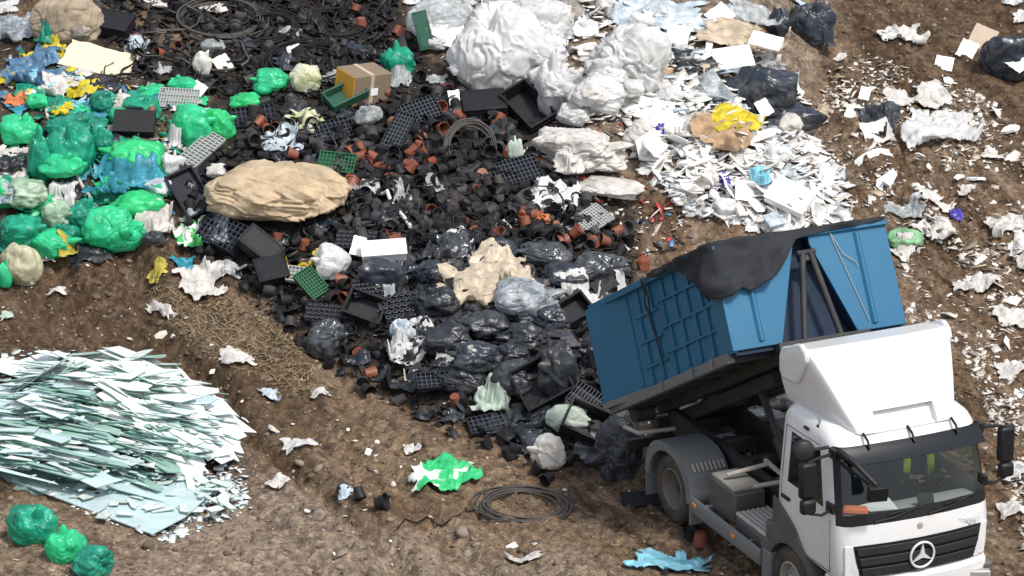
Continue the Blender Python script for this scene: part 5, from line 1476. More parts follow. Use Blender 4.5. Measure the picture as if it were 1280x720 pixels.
hose([(757, 318), (790, 322), (815, 318), (845, 312)], .012, M_HOSEB, 'black cable on the bare soil above the blue container')
hose([(770, 300), (790, 285), (830, 290), (850, 308)], .010, M_HOSEG, 'thin grey cable arching over soil above the blue container')

# ================================================================== white fragments, 300 of them by themselves
fm = [M_FOAM, M_PAPER, M_PAPER, M_FOAMD, P_WHITE, M_FOAMD]
def fragment(px, py, size, mats, prefix, cat, group, name, th=None, surf=None, bend=.12):
    P = spot(px, py); s = nxt(); r_ = np.random.default_rng(s); a = size; b_ = size * r_.uniform(.45, 1); n = int(r_.choice([4, 4, 4, 5, 6])); th = th or float(r_.choice([.008, .015, .04], p=[.45, .3, .25]))
    an = np.sort((np.arange(n) + .5) / n * 2 * math.pi + r_.normal(0, .22, n)); pl = np.stack([np.cos(an) * a * .7, np.sin(an) * b_ * .7], -1) * r_.uniform(.8, 1.1, (n, 1))
    bm = bmesh.new(); vs = [bm.verts.new((x, y, 0)) for x, y in pl]; f = bm.faces.new(vs); ex = bmesh.ops.extrude_face_region(bm, geom=[f]); bmesh.ops.translate(bm, verts=[v for v in ex['geom'] if isinstance(v, bmesh.types.BMVert)], vec=(0, 0, th))
    bmesh.ops.subdivide_edges(bm, edges=bm.edges[:], cuts=2, use_grid_fill=True)
    q = r_.normal(0, bend / max(a, .1) * .5); ph = r_.uniform(0, 3.14)
    for v in bm.verts:
        d = v.co.x * math.cos(ph) + v.co.y * math.sin(ph); v.co.z += q * d * d + .06 * a * float(vn2(v.co.x * 9 / a * .2 + s, v.co.y * 9 / a * .2, 3))
    bmesh.ops.recalc_face_normals(bm, faces=bm.faces); me = bpy.data.meshes.new(name); bm.to_mesh(me); bm.free()
    z = foot(P[0], P[1], a * .4, a * .4, .6); e = slope_rot(P[0], P[1], .2)
    o = link(name, me, mats[int(r_.integers(0, len(mats)))], None, (P[0], P[1], z + .012), (max(-.9, min(.9, e[0] + r_.normal(.12, .24))), max(-.9, min(.9, e[1] + r_.normal(0, .24))), r_.uniform(0, 6.28)))
    raise_top(P[0], P[1], a * .5, b_ * .5, th + .02, 0, z)
    m_ = o.data.materials[0].name
    PENDING.append((o, prefix.replace('slope', 'scattered') + {'white_foam_board': 'white foam piece', 'white_card': 'white card piece', 'soiled_white_foam': 'soiled white foam piece', 'white_film': 'white film piece'}.get(m_, 'pale piece'), P[0], P[1], cat, group))
    return o
for px, py in inside_px(215, PX_WDENSE, rg): fragment(px, py, float(np.clip(rg.gamma(3.4, .07), .11, .5)), fm, '', 'foam piece', 'white fragments covering the pale heap', 'foam_fragment')
for px, py in inside_px(48, PX_WHITE, rg): fragment(px, py, float(np.clip(rg.gamma(3, .07), .10, .45)), fm, '', 'foam piece', 'white fragments covering the pale heap', 'foam_fragment')
for px, py in inside_px(60, PX_CHIP, rg): fragment(px, py, float(np.clip(rg.gamma(2.6, .06), .08, .34)), [M_FOAMD, M_FOAM, M_FOAMD, M_PAPER], 'slope ', 'plastic piece', 'pale fragments on the slope behind the truck', 'plastic_fragment', bend=.3)
for px, py in inside_px(26, [(20, 360), (240, 380), (420, 500), (600, 580), (700, 690), (420, 700), (300, 560), (160, 430)], rg): fragment(px, py, float(np.clip(rg.gamma(2.2, .035), .05, .16)), [M_FOAMD, M_FOAMD, M_PAPER], 'trodden ', 'plastic piece', 'pale fragments on the haul road', 'plastic_fragment', bend=.3)

# ================================================================== the things one would point to (built from the back of the heap forwards)
H = []
def B_(*a, **k): H.append((a[1], bag, a, k))
def S_(*a, **k): H.append((a[1], sheet, a, k))
def Q_(f, c, *a, **k): H.append((c[1], f, (c,) + a, k))

# -- upper left: sacks, film, green bags
B_(84, 24, 82, 66, M_SACK2, 'tan woven sack bulging at the top edge of the heap', 'sack', 'woven_sack', knot=None, crumple=.45, land='the tan woven sack', lobes=.16, boxy=3, cuts=1)
S_(25, 38, 60, 60, P_GREYC, 'grey translucent film sheet beside the tan woven sack', land='the grey film sheet', amp=.10)
S_(8, 12, 34, 24, P_WHITE, 'white film scrap on the grey translucent sheet')
B_(100, 48, 28, 20, P_GREYB, 'grey brown crumpled bag under the tan woven sack', knot=None)
Q_(crate, (137, 42), (52, 10), (8, 20), .22, M_SHELLB, 'black box between the tan sack and the cream board', closed=True, slots=False, land='the black box by the tan sack')
Q_(board, (124, 82), (82, 20), (-8, 32), M_CREAM, 'large cream foam board with a broken corner', tilt=35, th=.05, jag=.10, land='the cream foam board')
S_(68, 66, 30, 28, P_YELLOW, 'yellow film scrap nearest the cream board', amp=.10); S_(38, 76, 24, 32, P_YELLOW, 'yellow film strip among blue scraps', amp=.10)
S_(6, 103, 22, 26, P_YELLOW, 'yellow film at the outer edge of the blue scraps', amp=.1); S_(106, 112, 48, 26, P_YELLOW, 'yellow bag below the cream board', amp=.12, land='the yellow bag')
S_(77, 138, 30, 22, P_YELLOW, 'lowest yellow film scrap above the teal bags', amp=.1); S_(36, 92, 60, 44, P_BLUE, 'crumpled blue film mass between yellow scraps', amp=.14, land='the crumpled blue film')
S_(52, 102, 34, 20, P_SKY, 'sky blue film scrap on the blue mass', amp=.1); S_(72, 112, 50, 30, P_DWHITE, 'dirty white crumpled film beside the yellow bag', amp=.14); S_(101, 133, 22, 34, P_SKY, 'bright sky blue film strip above the teal bags', amp=.08)
S_(58, 70, 40, 24, P_BLUE, 'dark blue film strip under the yellow scrap', amp=.1)
S_(173, 62, 30, 54, P_LBLUE, 'pale blue crumpled film right beside the cream board'.replace(' right', ''), amp=.14); S_(55, 54, 24, 24, P_DTEAL, 'dark green film by the tan woven sack')
B_(153, 127, 26, 21, P_DWHITE, 'small white knotted bag above the green bags', knot='side')
B_(178, 136, 46, 36, P_TEAL, 'teal green bag behind the jerrycan', land='the bag behind the jerrycan'); B_(150, 145, 32, 22, P_GREEN, 'small bright green bag beside the jerrycan')
B_(130, 128, 36, 27, P_DTEAL, 'dark teal bag below the yellow bag'); B_(46, 128, 27, 20, P_GREEN, 'small green bag under the blue film')
S_(20, 130, 26, 16, P_ORANGE, 'orange brown film above the bright green bag'); S_(40, 118, 16, 24, P_WHITE, 'narrow white film beside the blue scraps')
Q_(board, (246, 120), (14, 10), (6, 22), M_PAPER, 'thin white panel standing behind the grey tray', tilt=55); B_(228, 106, 38, 25, P_GREEN, 'bright green bag above the upper grey tray')
Q_(tray, (223, 128), (50, 3), (-2, 24), M_TRAYG, 'upper grey slotted tray on the green bags', cells=(14, 3), h=.05, land='the upper grey tray', bar=.016)
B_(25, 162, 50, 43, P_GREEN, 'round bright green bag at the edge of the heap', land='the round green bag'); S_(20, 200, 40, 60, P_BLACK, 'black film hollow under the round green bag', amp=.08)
B_(90, 187, 59, 67, P_TEAL, 'large glossy teal bag beside the hanging strip', lobes=.12, land='the large teal bag'); B_(50, 196, 30, 67, P_TEAL, 'tall narrow teal bag behind the hanging strip')
B_(98, 158, 71, 38, P_DTEAL, 'wide dark teal bag under the sky blue strip'); B_(125, 178, 34, 40, P_DTEAL, 'dark teal bag beside the black jerrycan')
B_(238, 158, 55, 54, P_GREEN, 'bright green bag under the upper grey tray', knot='side', land='the green bag under the tray'); B_(271, 153, 43, 43, P_GREEN2, 'bright green bag touching black pots', knot='side')
B_(168, 197, 75, 45, P_GREEN2, 'long bright green bag below the jerrycan', knot='side', land='the long green bag'); B_(80, 220, 59, 36, P_GREEN, 'flat green bag below the large teal bag')
S_(217, 177, 34, 24, P_WHITE, 'white torn film beside the long green bag', amp=.12); B_(218, 205, 28, 34, P_WHITE2, 'white crumpled bag left of the lower grey tray'.replace('left of', 'beside'))
Q_(tray, (249, 197), (46, -42), (22, 12), M_TRAYG, 'lower grey slotted tray tilted against pots', cells=(14, 4), h=.05, tilt=30, land='the lower grey tray', bar=.014)
B_(271, 215, 28, 20, P_DWHITE, 'small dirty white bag above the big beige sack', knot=None)
S_(165, 230, 92, 40, P_BLUET, 'wide crumpled blue teal film across the green bags', amp=.2, land='the blue teal film'); B_(198, 238, 40, 26, P_LBLUE, 'pale blue film lump beside the blue teal film', knot=None)
S_(240, 230, 34, 24, P_BLACK, 'black cloth like film above the grid crate')
B_(174, 254, 66, 43, P_GREEN2, 'broad grass green bag below the blue teal film', knot=None, crumple=.5, land='the grass green bag'); B_(141, 290, 71, 60, P_GREEN, 'big bright green bag at the toe of the heap', knot='side', land='the big green bag at the toe')
B_(33, 249, 55, 36, P_PALEG, 'pale green bag above the striped litter', knot='side'); B_(5, 243, 23, 38, P_GREEN2, 'green bag cut by the edge beside the pale one')
B_(103, 268, 43, 38, P_DTEAL, 'dark teal bag behind the big green bag'); B_(70, 270, 43, 38, P_PALEG, 'grey green torn bag beside the dark teal bag', knot='side'); S_(80, 258, 34, 22, P_WHITE, 'white torn film on the grey green bag', amp=.12)
B_(28, 288, 55, 45, P_TEAL, 'teal bag with a blue side at the edge', knot='side', land='the teal bag at the edge'); B_(80, 290, 39, 29, P_DTEAL, 'grey teal bag behind the yellow shred'); B_(64, 304, 57, 40, P_GREEN, 'bright green bag with two ears at the toe', knot='side', klen=.5)
B_(27, 333, 50, 54, P_BEIGEG, 'beige sack with green tint at the toe of the heap', 'sack', 'woven_sack', knot=None, crumple=.6, land='the beige green sack'); B_(6, 342, 23, 36, P_GREEN, 'green bag beside the beige sack at the toe')
S_(84, 311, 24, 30, P_YEL2, 'dull yellow shred beside the two eared bag', amp=.1); S_(190, 279, 46, 30, P_DWHITE, 'white grey torn bag beside the grass green bag', amp=.18); B_(192, 296, 34, 22, P_BLACKG, 'dark bag under the white torn bag')
S_(237, 301, 36, 36, P_PRINTED, 'green and white printed bag in front of the grid crate', amp=.14, land='the printed bag')
S_(8, 262, 26, 18, P_LBLUE, 'pale blue film at the edge under the pale green bag')

# -- jerrycan
def jerrycan(c):
    M, A, B = frame(c, (56, 2), (-2, 32), 40); M = settle(M, A, B, .16)
    o = empty('jerrycan', 'black jerrycan with orange cap among green bags', 'jerrycan', (0, 0, 0)); o.matrix_world = M
    m = MB(); m.box((0, 0, -.09), (A * .92, B * .86, .18)); m.tube([(-A * .2, B * .42, -.05), (-A * .2, B * .56, -.05), (A * .16, B * .56, -.05), (A * .16, B * .42, -.05)], .022, 8)
    m.build('can_body', M_SHELLB, o, bevel=.04, seg=3)
    m = MB(); m.lathe([(0, .09), (.045, .09), (.05, .07), (.05, 0)], 14, T_(A * .36, B * .42, -.06) @ Rx(R(-90))); m.build('cap', M_POTO, o, smooth=True)
    reg('the black jerrycan', M[0][3], M[1][3])
H.append((166, jerrycan, ((168, 166),), {}))

# -- upper middle
B_(337, 102, 50, 34, P_GREEN, 'bright green bag under the hose rings', knot='side', land='the green bag under the hose rings'); B_(310, 126, 42, 24, P_GREEN2, 'flat bright green bag in front of another green bag', knot=None)
B_(382, 99, 40, 38, P_LIME, 'square lime and white bag below the hose ring', knot=None, crumple=.6, land='the lime and white bag'); S_(382, 152, 50, 34, P_LIME, 'lime and white open bag among black pots', amp=.16, land='the open lime bag')
B_(254, 80, 26, 34, P_DWHITE, 'dirty white funnel shaped bag under hose loops', knot=(.5, -.2, 1)); Q_(board, (279, 84), (18, -8), (8, 20), M_FOAMD, 'small grey white board among black hoses', tilt=35)
B_(266, 57, 34, 20, P_CLEAR, 'clear film lump among hose loops', knot=None); S_(266, 13, 34, 16, P_DWHITE, 'white film strip on the upper hoses'); S_(192, 8, 30, 14, P_DWHITE, 'pale film strip at the top by the hoses')
S_(362, 46, 26, 22, P_CLEAR, 'clear film scrap inside the hose tangle'); Q_(board, (369, 68), (16, -5), (-5, 18), M_FOAMD, 'square grey lid on the black hoses', tilt=40)
def carton(c):
    P = spot(452, 122); z = foot(P[0], P[1], .25, .25, .5)
    o = empty('cardboard_box', 'cardboard box with an orange printed side and white tape', 'box', (P[0], P[1], z - .03), (R(6), R(4), R(36)))
    m = MB(); m.box((0, 0, .25), (.70, .54, .50)); m.build('carton', M_CARD, o, bevel=.012)
    m = MB(); m.box((-.357, 0, .25), (.012, .52, .48)); m.build('printed_side', M_CARDO, o)
    m = MB(); m.box((-.02, -.274, .25), (.07, .006, .49)); m.box((-.02, 0, .5035), (.07, .53, .006)); m.build('tape', M_BEIGEB, o)
    m = MB(); m.box((.03, -.2785, .22), (.13, .007, .12)); m.build('paper_label', M_PAPER, o)
    raise_top(P[0], P[1], .3, .3, .4); reg('the orange printed box', P[0], P[1])
H.append((122, carton, (0,), {}))
B_(497, 76, 42, 40, P_TEAL, 'teal bag beside the upright dark green lid', land='the teal bag by the green lid')
Q_(crate, (529, 60), (16, -4), (-2, 46), .10, M_DKGREEN, 'upright dark green plastic lid below the white bags', tilt=70, closed=True, slots=False, land='the dark green lid')
Q_(crate, (432, 138), (42, -20), (6, 20), .16, M_DKGREEN, 'dark green crate below the orange printed box', land='the dark green crate', tilt=30); B_(460, 144, 36, 26, P_CLEAR, 'clear film bag beside the dark green crate')
S_(500, 104, 28, 24, P_CLEAR, 'clear film scrap beside the printed box', amp=.1); S_(545, 105, 24, 34, P_CLEAR, 'clear film strip below the dark green lid', amp=.1)
Q_(tray, (317, 146), (54, -6), (6, 24), M_TRAYB, 'black seed tray beside the flat green bag', cells=(9, 4), land='the tray by the flat green bag'); Q_(tray, (411, 177), (54, -12), (8, 24), M_TRAYB, 'black seed tray below the open lime bag', cells=(10, 5), land='the tray below the lime bag')
Q_(tray, (497, 172), (24, -46), (24, 8), M_TRAYB, 'steeply tilted black seed tray of a crossed pair', cells=(10, 6), tilt=35, land='the tilted tray'); Q_(tray, (525, 153), (46, -16), (12, 26), M_TRAYB, 'flat black seed tray of a crossed pair', cells=(10, 6), tilt=35, rise=.05, land='the flat tray of the pair')
S_(352, 185, 50, 36, P_LBLUE, 'pale white paper bag above the big beige sack', amp=.08, ragged=.1, land='the pale paper bag'); Q_(tray, (421, 209), (46, 5), (3, 24), M_TRAYGR, 'green seed tray above the big beige sack', cells=(10, 5), land='the green seed tray', tilt=30)
B_(345, 240, 172, 80, M_SACK, 'very big beige woven sack lying flat on black pots', 'sack', 'woven_sack', knot=None, crumple=.8, land='the big beige sack', lobes=.16, depth=.7, sink=.22, boxy=3.2, rot=R(-14), cuts=1)
Q_(crate, (660, 152), (40, 42), (-30, 20), .3, M_SHELLB, 'big black crate below the big white bag', tilt=35, land='the big black crate'); Q_(crate, (605, 140), (52, -4), (6, 24), .2, M_SHELLB, 'black box in shade under the big white bag', closed=True)
Q_(tray, (644, 221), (58, -16), (10, 30), M_TRAYB, 'large black tray below the white pipes', cells=(12, 6), tilt=30, land='the large black tray'); B_(645, 186, 20, 34, P_MINT, 'upright pale bottle shaped bag beside white pipes', knot='up')
Q_(crate, (238, 252), (30, 50), (-34, 12), .12, M_TRAYB, 'black grid crate leaning beside the printed bag', tilt=40, land='the leaning grid crate'); Q_(tray, (278, 312), (44, 22), (-26, 30), M_TRAYB, 'black grid crate below the big beige sack', cells=(8, 6), h=.24, tilt=42, az=-30, land='the grid crate below the sack')
S_(270, 291, 38, 24, P_LBLUE, 'grey white sheet lying behind the grid crate', amp=.03, ragged=.1)
Q_(crate, (327, 328), (38, 30), (-12, 22), .22, M_SHELLB, 'black wedge shaped box beside the grid crate', tilt=40, az=20, closed=True, slots=False); Q_(crate, (340, 358), (36, -8), (10, 26), .24, M_SHELLB, 'black box at the toe of the pot heap', tilt=30, closed=True, slots=False, land='the black box at the toe')
B_(412, 328, 48, 46, P_WHITE, 'white knotted bag between pots and the grey lid'.replace('the grey lid', 'the yellow bag'), knot='side', land='the white knotted bag'); S_(384, 341, 44, 24, P_YELLOW, 'bright yellow bag scrap above the green grid tray', amp=.14, land='the yellow scrap')
Q_(tray, (373, 351), (28, 4), (-6, 18), M_TRAYG, 'small grey grid tray behind the green one', cells=(6, 4), tilt=35); Q_(tray, (390, 372), (26, 30), (-26, 6), M_TRAYGR, 'dark green grid tray at the toe of the heap', cells=(9, 7), h=.10, tilt=38, land='the green grid tray')
Q_(tube_tray, (445, 303), (50, 2), (4, 20), M_TRAYB, 'tray of grey discs beside the big beige sack', cells=(8, 4), land='the disc tray'); Q_(tube_tray, (503, 392), (48, -8), (6, 32), M_TRAYB, 'tube tray with round holes beside the black bags', cells=(6, 5), land='the tube tray')
Q_(tube_tray, (405, 403), (46, 4), (6, 20), M_TRAYB, 'tube tray behind the glossy black bag at the toe', cells=(7, 4)); Q_(tube_tray, (460, 379), (38, -4), (4, 20), M_TRAYB, 'grey tube tray behind the ridged crate', cells=(7, 4))
B_(478, 348, 56, 56, P_SLATE, 'slate black bag lying against the white foam box', knot=None, crumple=.5); Q_(crate, (480, 330), (54, -4), (10, 16), .22, M_FOAM, 'white foam box behind the slate black bag', closed=True, slots=False, land='the white foam box', tilt=25); Q_(board, (448, 325), (16, 4), (-4, 24), M_FOAM, 'upright white foam block beside the white foam box', tilt=60, th=.08)
S_(503, 248, 30, 28, P_CLEAR, 'clear film above the neat hose ring', amp=.1); S_(568, 298, 44, 20, P_WHITE2, 'white scrap lying inside the neat hose ring', amp=.1); Q_(board, (627, 283), (16, -10), (8, 12), M_TRAYG, 'small grey plate beside the neat hose ring', tilt=35, th=.012)
S_(697, 254, 60, 36, P_WHITE2, 'bright white torn film under the grey hoop', amp=.16, land='the torn film under the hoop'); Q_(tray, (733, 281), (48, -30), (22, 20), M_TRAYG, 'grey perforated tray alone above the black bags', cells=(16, 8), h=.035, bar=.014, tilt=26, land='the lone grey tray')
S_(680, 278, 18, 10, P_ORANGE, 'dull orange scrap beside the lone grey tray')

# -- white heap
B_(545, 28, 92, 60, P_CLEAR, 'large clear bag at the top beside the dark green lid', knot=None, land='the large clear bag'); B_(626, 62, 108, 116, P_WHITE2, 'biggest bright white bag on the heap', knot='up', crumple=1.0, lobes=.12, land='the biggest white bag', klen=.2, cuts=2)
B_(676, 30, 82, 66, P_WHITE, 'white bag with a green printed band', knot=None, crumple=.8, land='the white bag with green band'); S_(667, 26, 40, 18, P_STREET, 'green printed film band lying on the white bag', amp=.02, ragged=.1, thick=.006)
Q_(board, (567, 64), (24, 4), (-4, 34), M_PAPER, 'white card beside the biggest white bag', tilt=45, th=.008); Q_(board, (550, 44), (14, 5), (-3, 20), M_FOAM, 'small white card on the large clear bag', tilt=45, th=.01)
B_(692, 110, 46, 78, P_WHITE, 'tall translucent white bag between two bigger white bags', lobes=.15); B_(786, 76, 98, 92, P_WHITE, 'puffed white bag in the middle of the pale heap', crumple=1.2, knot=None, land='the puffed white bag', lobes=.25, cuts=2)
B_(750, 108, 82, 58, P_WHITE2, 'bright white pillow shaped bag below the puffed bag', knot=None, crumple=.5, rot=R(-25), land='the white pillow bag'); S_(710, 17, 66, 38, P_GREYB, 'grey brown clear film at the top of the pale heap', amp=.14)
Q_(board, (733, 37), (30, 8), (-6, 20), M_PAPER, 'white card beside the puffed white bag', tilt=35, th=.01); S_(827, 20, 132, 48, P_LBLUE, 'wide blue white sheet at the top of the pale heap', amp=.09, freq=1.8, ragged=.15, land='the wide blue white sheet')
Q_(board, (569, 123), (14, -2), (2, 34), M_FOAM, 'narrow upright white board among black pots', tilt=55, th=.012, land='the narrow white board'); B_(593, 121, 28, 17, P_WHITE, 'small white oval bag under the biggest white bag', knot=None, crumple=.4)
S_(702, 62, 12, 9, P_VIOLET, 'violet scrap below the white bag with green band'); Q_(board, (900, 22), (22, -16), (8, 22), M_PAPER, 'white card at the top above the brown paper', tilt=40, th=.012); Q_(board, (847, 48), (28, 6), (-6, 24), M_PAPER, 'white card below the wide blue white sheet', tilt=40, th=.012)
S_(922, 47, 112, 36, P_KRAFT, 'wide brown paper sheet folded near the top', amp=.12, lift=.09, freq=2, land='the wide brown paper'); S_(920, 43, 52, 16, P_BROWN, 'dark brown paper inside the wide brown sheet', amp=.06); S_(940, 20, 64, 30, P_CLEAR, 'clear film above the wide brown paper', amp=.14)
Q_(crate, (916, 84), (46, -6), (8, 24), .14, M_FOAM, 'white foam block behind the shiny black bag', closed=True, slots=False, tilt=28); Q_(board, (957, 66), (38, 10), (-8, 16), M_FOAM, 'white foam slab above the shiny black bag', tilt=30, th=.04)
B_(945, 114, 96, 72, P_SLATE, 'large shiny black bag on the white heap', knot=None, lobes=.25, land='the large black bag on white'); B_(988, 136, 80, 44, P_SLATE, 'long black bag below the large shiny one', knot='side', land='the long black bag'); B_(973, 30, 32, 40, P_SLATE, 'small black bag beside the top white sheet'); B_(1015, 30, 58, 56, P_SLATE, 'black bag hanging over the soil edge at the top', land='the black bag at the top')
S_(1037, 55, 18, 60, P_SLATE, 'black film tail hanging on the soil edge', amp=.06); S_(868, 82, 54, 42, P_BLACK, 'black bag opened beside the white foam block', amp=.14, land='the opened black bag'); S_(835, 93, 18, 38, P_BROWN, 'brown paper strip beside the puffed bag'); S_(884, 93, 14, 28, P_KRAFT, 'pale brown strip beside the opened black bag')
Q_(board, (896, 122), (30, 36), (-22, 10), P_GREYC, 'grey translucent panel leaning on the large black bag', tilt=45, th=.006, bend=.15); Q_(board, (818, 142), (44, 10), (-8, 26), M_PAPER, 'upper of two big white cards below the puffed bag', tilt=35, th=.012); Q_(board, (832, 160), (40, 8), (-8, 24), M_PAPER, 'lower of two big white cards below the puffed bag', tilt=35, th=.012, land='the two big white cards')
S_(922, 160, 62, 30, P_YELLOW, 'yellow film above the brown paper on white foam', amp=.1, lift=.09, land='the yellow film on foam'); S_(902, 178, 72, 36, P_BROWN, 'brown paper bag flat on the white foam heap', amp=.1, lift=.09, freq=2.2, land='the brown paper bag'); Q_(board, (953, 147), (14, -8), (8, 26), M_PAPER, 'white card standing in front of the large black bag', tilt=50, th=.012)
S_(823, 172, 16, 15, P_VIOLET, 'dark blue scrap beside the two big white cards'); S_(905, 231, 18, 16, P_VIOLET, 'violet blue scrap on the white foam pieces', amp=.1, land='the violet scrap'); S_(950, 226, 26, 18, P_SKY, 'pale sky blue film on the white foam pieces', amp=.06, land='the sky blue film')
B_(728, 190, 102, 62, P_DWHITE, 'dirty white wrapped bundle with deep folds', 'bundle', 'wrapped_bundle', knot='side', lobes=.35, land='the dirty white bundle', crumple=1.3, cuts=1); B_(766, 238, 88, 34, P_DWHITE, 'rolled dirty white fabric below the wrapped bundle', 'bundle', 'wrapped_bundle', knot=None, crumple=.7, rot=R(-12), land='the rolled white fabric'); S_(710, 218, 36, 28, P_DWHITE, 'dirty white flap between bundle and black tray', amp=.12)
Q_(crate, (987, 257), (46, 22), (-16, 26), .16, M_FOAM, 'large white foam box above the blue container', closed=True, slots=False, tilt=35, land='the large white foam box'); Q_(crate, (967, 287), (16, -4), (2, 14), .12, P_LBLUE, 'small pale box at the container edge', closed=True, slots=False); S_(1036, 270, 56, 26, P_WHITE2, 'flat white sheet beside the large white foam box', amp=.06)
S_(997, 8, 72, 22, P_LBLUE, 'pale grey sheet at the very top over black bags', amp=.05, ragged=.1)

for px, py in np.concatenate([inside_px(30, [(510, 0), (560, 90), (690, 150), (800, 130), (870, 60), (850, 0)], rg), inside_px(16, PX_WHITE, rg)]):
    w_ = float(rg.uniform(18, 50)); mt = (P_WHITE, P_WHITE2, P_WHITE, P_DWHITE)[int(rg.integers(0, 4))]
    def soft(px=px, py=py, w_=w_, mt=mt):
        o = bag(px, py, w_, w_ * .72, mt, '', knot=None, crumple=.9, lobes=.3, sink=.35)
        PENDING.append((o, {P_WHITE: 'white', P_WHITE2: 'bright white', P_DWHITE: 'dirty white'}[mt] + (' small' if w_ < 32 else ' mid sized') + ' crumpled bag', o.location[0], o.location[1], 'bag', 'white crumpled bags bunched in the pale heap'))
    H.append((py, lambda f=soft: f(), (), {}))
for px, py in inside_px(9, PX_CHIP, rg):
    w_ = float(rg.uniform(22, 44))
    def flat(px=px, py=py, w_=w_):
        o = sheet(px, py, w_, w_ * .6, P_DWHITE, '', amp=.2, n=36, name='film_scrap', ragged=.4)
        PENDING.append((o, 'muddy white torn film', o.location[0], o.location[1], 'film scrap', 'muddy film scraps on the slope behind the truck'))
    H.append((py, lambda f=flat: f(), (), {}))
# -- slope behind the truck
Q_(board, (1228, 55), (28, 12), (-10, 28), M_BEIGEB, 'beige card leaning on the black bag at the slope', tilt=45, th=.012, land='the beige card'); Q_(board, (1209, 68), (20, 8), (-4, 22), M_PAPER, 'white card beside the beige card', tilt=40, th=.012); B_(1258, 72, 62, 64, P_SLATE, 'black bag by the beige card on the upper slope', knot='side', land='the black bag on the slope')
Q_(board, (1272, 92), (20, 14), (-8, 18), M_PAPER, 'white card below the black bag on the slope', tilt=35, th=.012); S_(1275, 26, 20, 22, P_WHITE, 'white film above the black bag on the slope'); S_(1266, 5, 24, 12, P_WHITE, 'white film at the top corner of the slope')
Q_(board, (1180, 84), (22, 4), (-5, 16), M_PAPER, 'white card on bare soil of the upper slope', tilt=35, th=.012, land='the card on bare soil'); S_(1165, 123, 48, 32, P_DWHITE, 'dirty white dented bowl like sheet', amp=.14, ragged=.12); S_(1174, 163, 88, 62, P_WHITE, 'big torn white bag spread on the slope', amp=.2, land='the torn white bag')
S_(1102, 154, 60, 42, P_BLACKG, 'black ragged film on the slope', amp=.18, land='the black ragged film'); Q_(board, (1095, 172), (34, -8), (6, 26), M_FOAMD, 'grey flap lying on the black ragged film', tilt=35, bend=.15, th=.012); Q_(board, (1092, 193), (44, -14), (4, 8), M_FOAM, 'curved white strip below the grey flap', tilt=35, bend=-.25)
Q_(board, (1070, 147), (26, 6), (-5, 16), M_FOAMD, 'off white board beside the black ragged film', tilt=30, th=.02); S_(1023, 147, 30, 34, P_KRAFT, 'torn brown cardboard beside the long black bag', amp=.14); Q_(board, (1081, 119), (13, 3), (-2, 16), M_FOAM, 'small white square alone on dark soil', tilt=40, th=.02); S_(1128, 45, 54, 26, P_DWHITE, 'pale rubbish scrap on the crest beside a blue scrap', amp=.14); S_(1110, 47, 16, 14, P_BLUE, 'small blue scrap on the crest of the slope')
S_(1130, 274, 48, 22, P_CLEAR, 'clear film beside the raised end of the container', amp=.12); B_(1131, 297, 40, 28, P_GREENMESH, 'pale green mesh bag beside the raised container', knot=None, land='the green mesh bag'); S_(1128, 320, 30, 26, P_DWHITE, 'off white film below the green mesh bag', amp=.1)
S_(1195, 273, 16, 10, P_VIOLET, 'small blue scrap on the brown track', amp=.05); S_(1258, 283, 48, 26, P_DWHITE, 'long white torn sheet beside the track', amp=.12, land='the torn sheet by the track'); S_(1272, 312, 22, 24, P_WHITE, 'white film crumpled below the long torn sheet', amp=.1)
S_(1208, 362, 34, 18, P_DWHITE, 'flat off white scrap on the track behind the truck', amp=.08); S_(1232, 358, 38, 16, P_DWHITE, 'flat grey white scrap beside its twin on the track', amp=.08); S_(1262, 468, 36, 30, P_DWHITE, 'white scrap beside the raised roof fairing', amp=.1); S_(1268, 590, 40, 44, P_WHITE, 'white film beside the mirror of the truck', amp=.12); S_(1262, 640, 30, 50, P_DWHITE, 'crushed white film beside the truck front', amp=.12)

# -- black bags around the container
BG = 'black bags dumped in front of the container'
S_(563, 318, 76, 26, P_SILVERB, 'glossy clear black film below the neat hose ring', amp=.12); B_(622, 316, 48, 30, P_SLATE, 'small black bag above the beige film'); B_(682, 318, 66, 36, P_SILVERB, 'glossy black bag with white glints above the beige film', knot='side', land='the glossy black bag'); B_(704, 346, 70, 36, P_SLATE, 'long slate black bag beside the grey clear bag', knot='side')
B_(748, 334, 66, 46, P_SILVERB, 'torn glossy black bag below the lone grey tray', knot='side', lobes=.3, land='the torn glossy bag'); B_(540, 338, 50, 32, P_SLATE, 'black bag beside the white foam box', knot='side'); B_(545, 378, 60, 44, P_BLACK, 'black bag between the tube tray and beige film')
S_(626, 343, 72, 48, P_BEIGE, 'heaped beige film behind the flat black box', amp=.22, lift=.09, land='the beige film'); S_(586, 371, 84, 44, P_BEIGE, 'spread beige film under the flat black box', amp=.08, lift=.09)
Q_(crate, (586, 364), (48, -12), (10, 16), .08, M_SHELLB, 'flat black box lying on the beige film', closed=True, slots=False, land='the flat black box'); B_(660, 378, 76, 54, P_GREYC, 'grey clear bag beside the beige film', knot='side', land='the grey clear bag')
S_(720, 371, 54, 26, P_WHITE, 'white torn film behind the blue container', amp=.14); S_(777, 361, 24, 28, P_WHITE, 'white film at the container top edge', amp=.1); Q_(board, (755, 362), (26, -16), (6, 20), M_SHELLB, 'black plate leaning near the container top', tilt=45, th=.02)
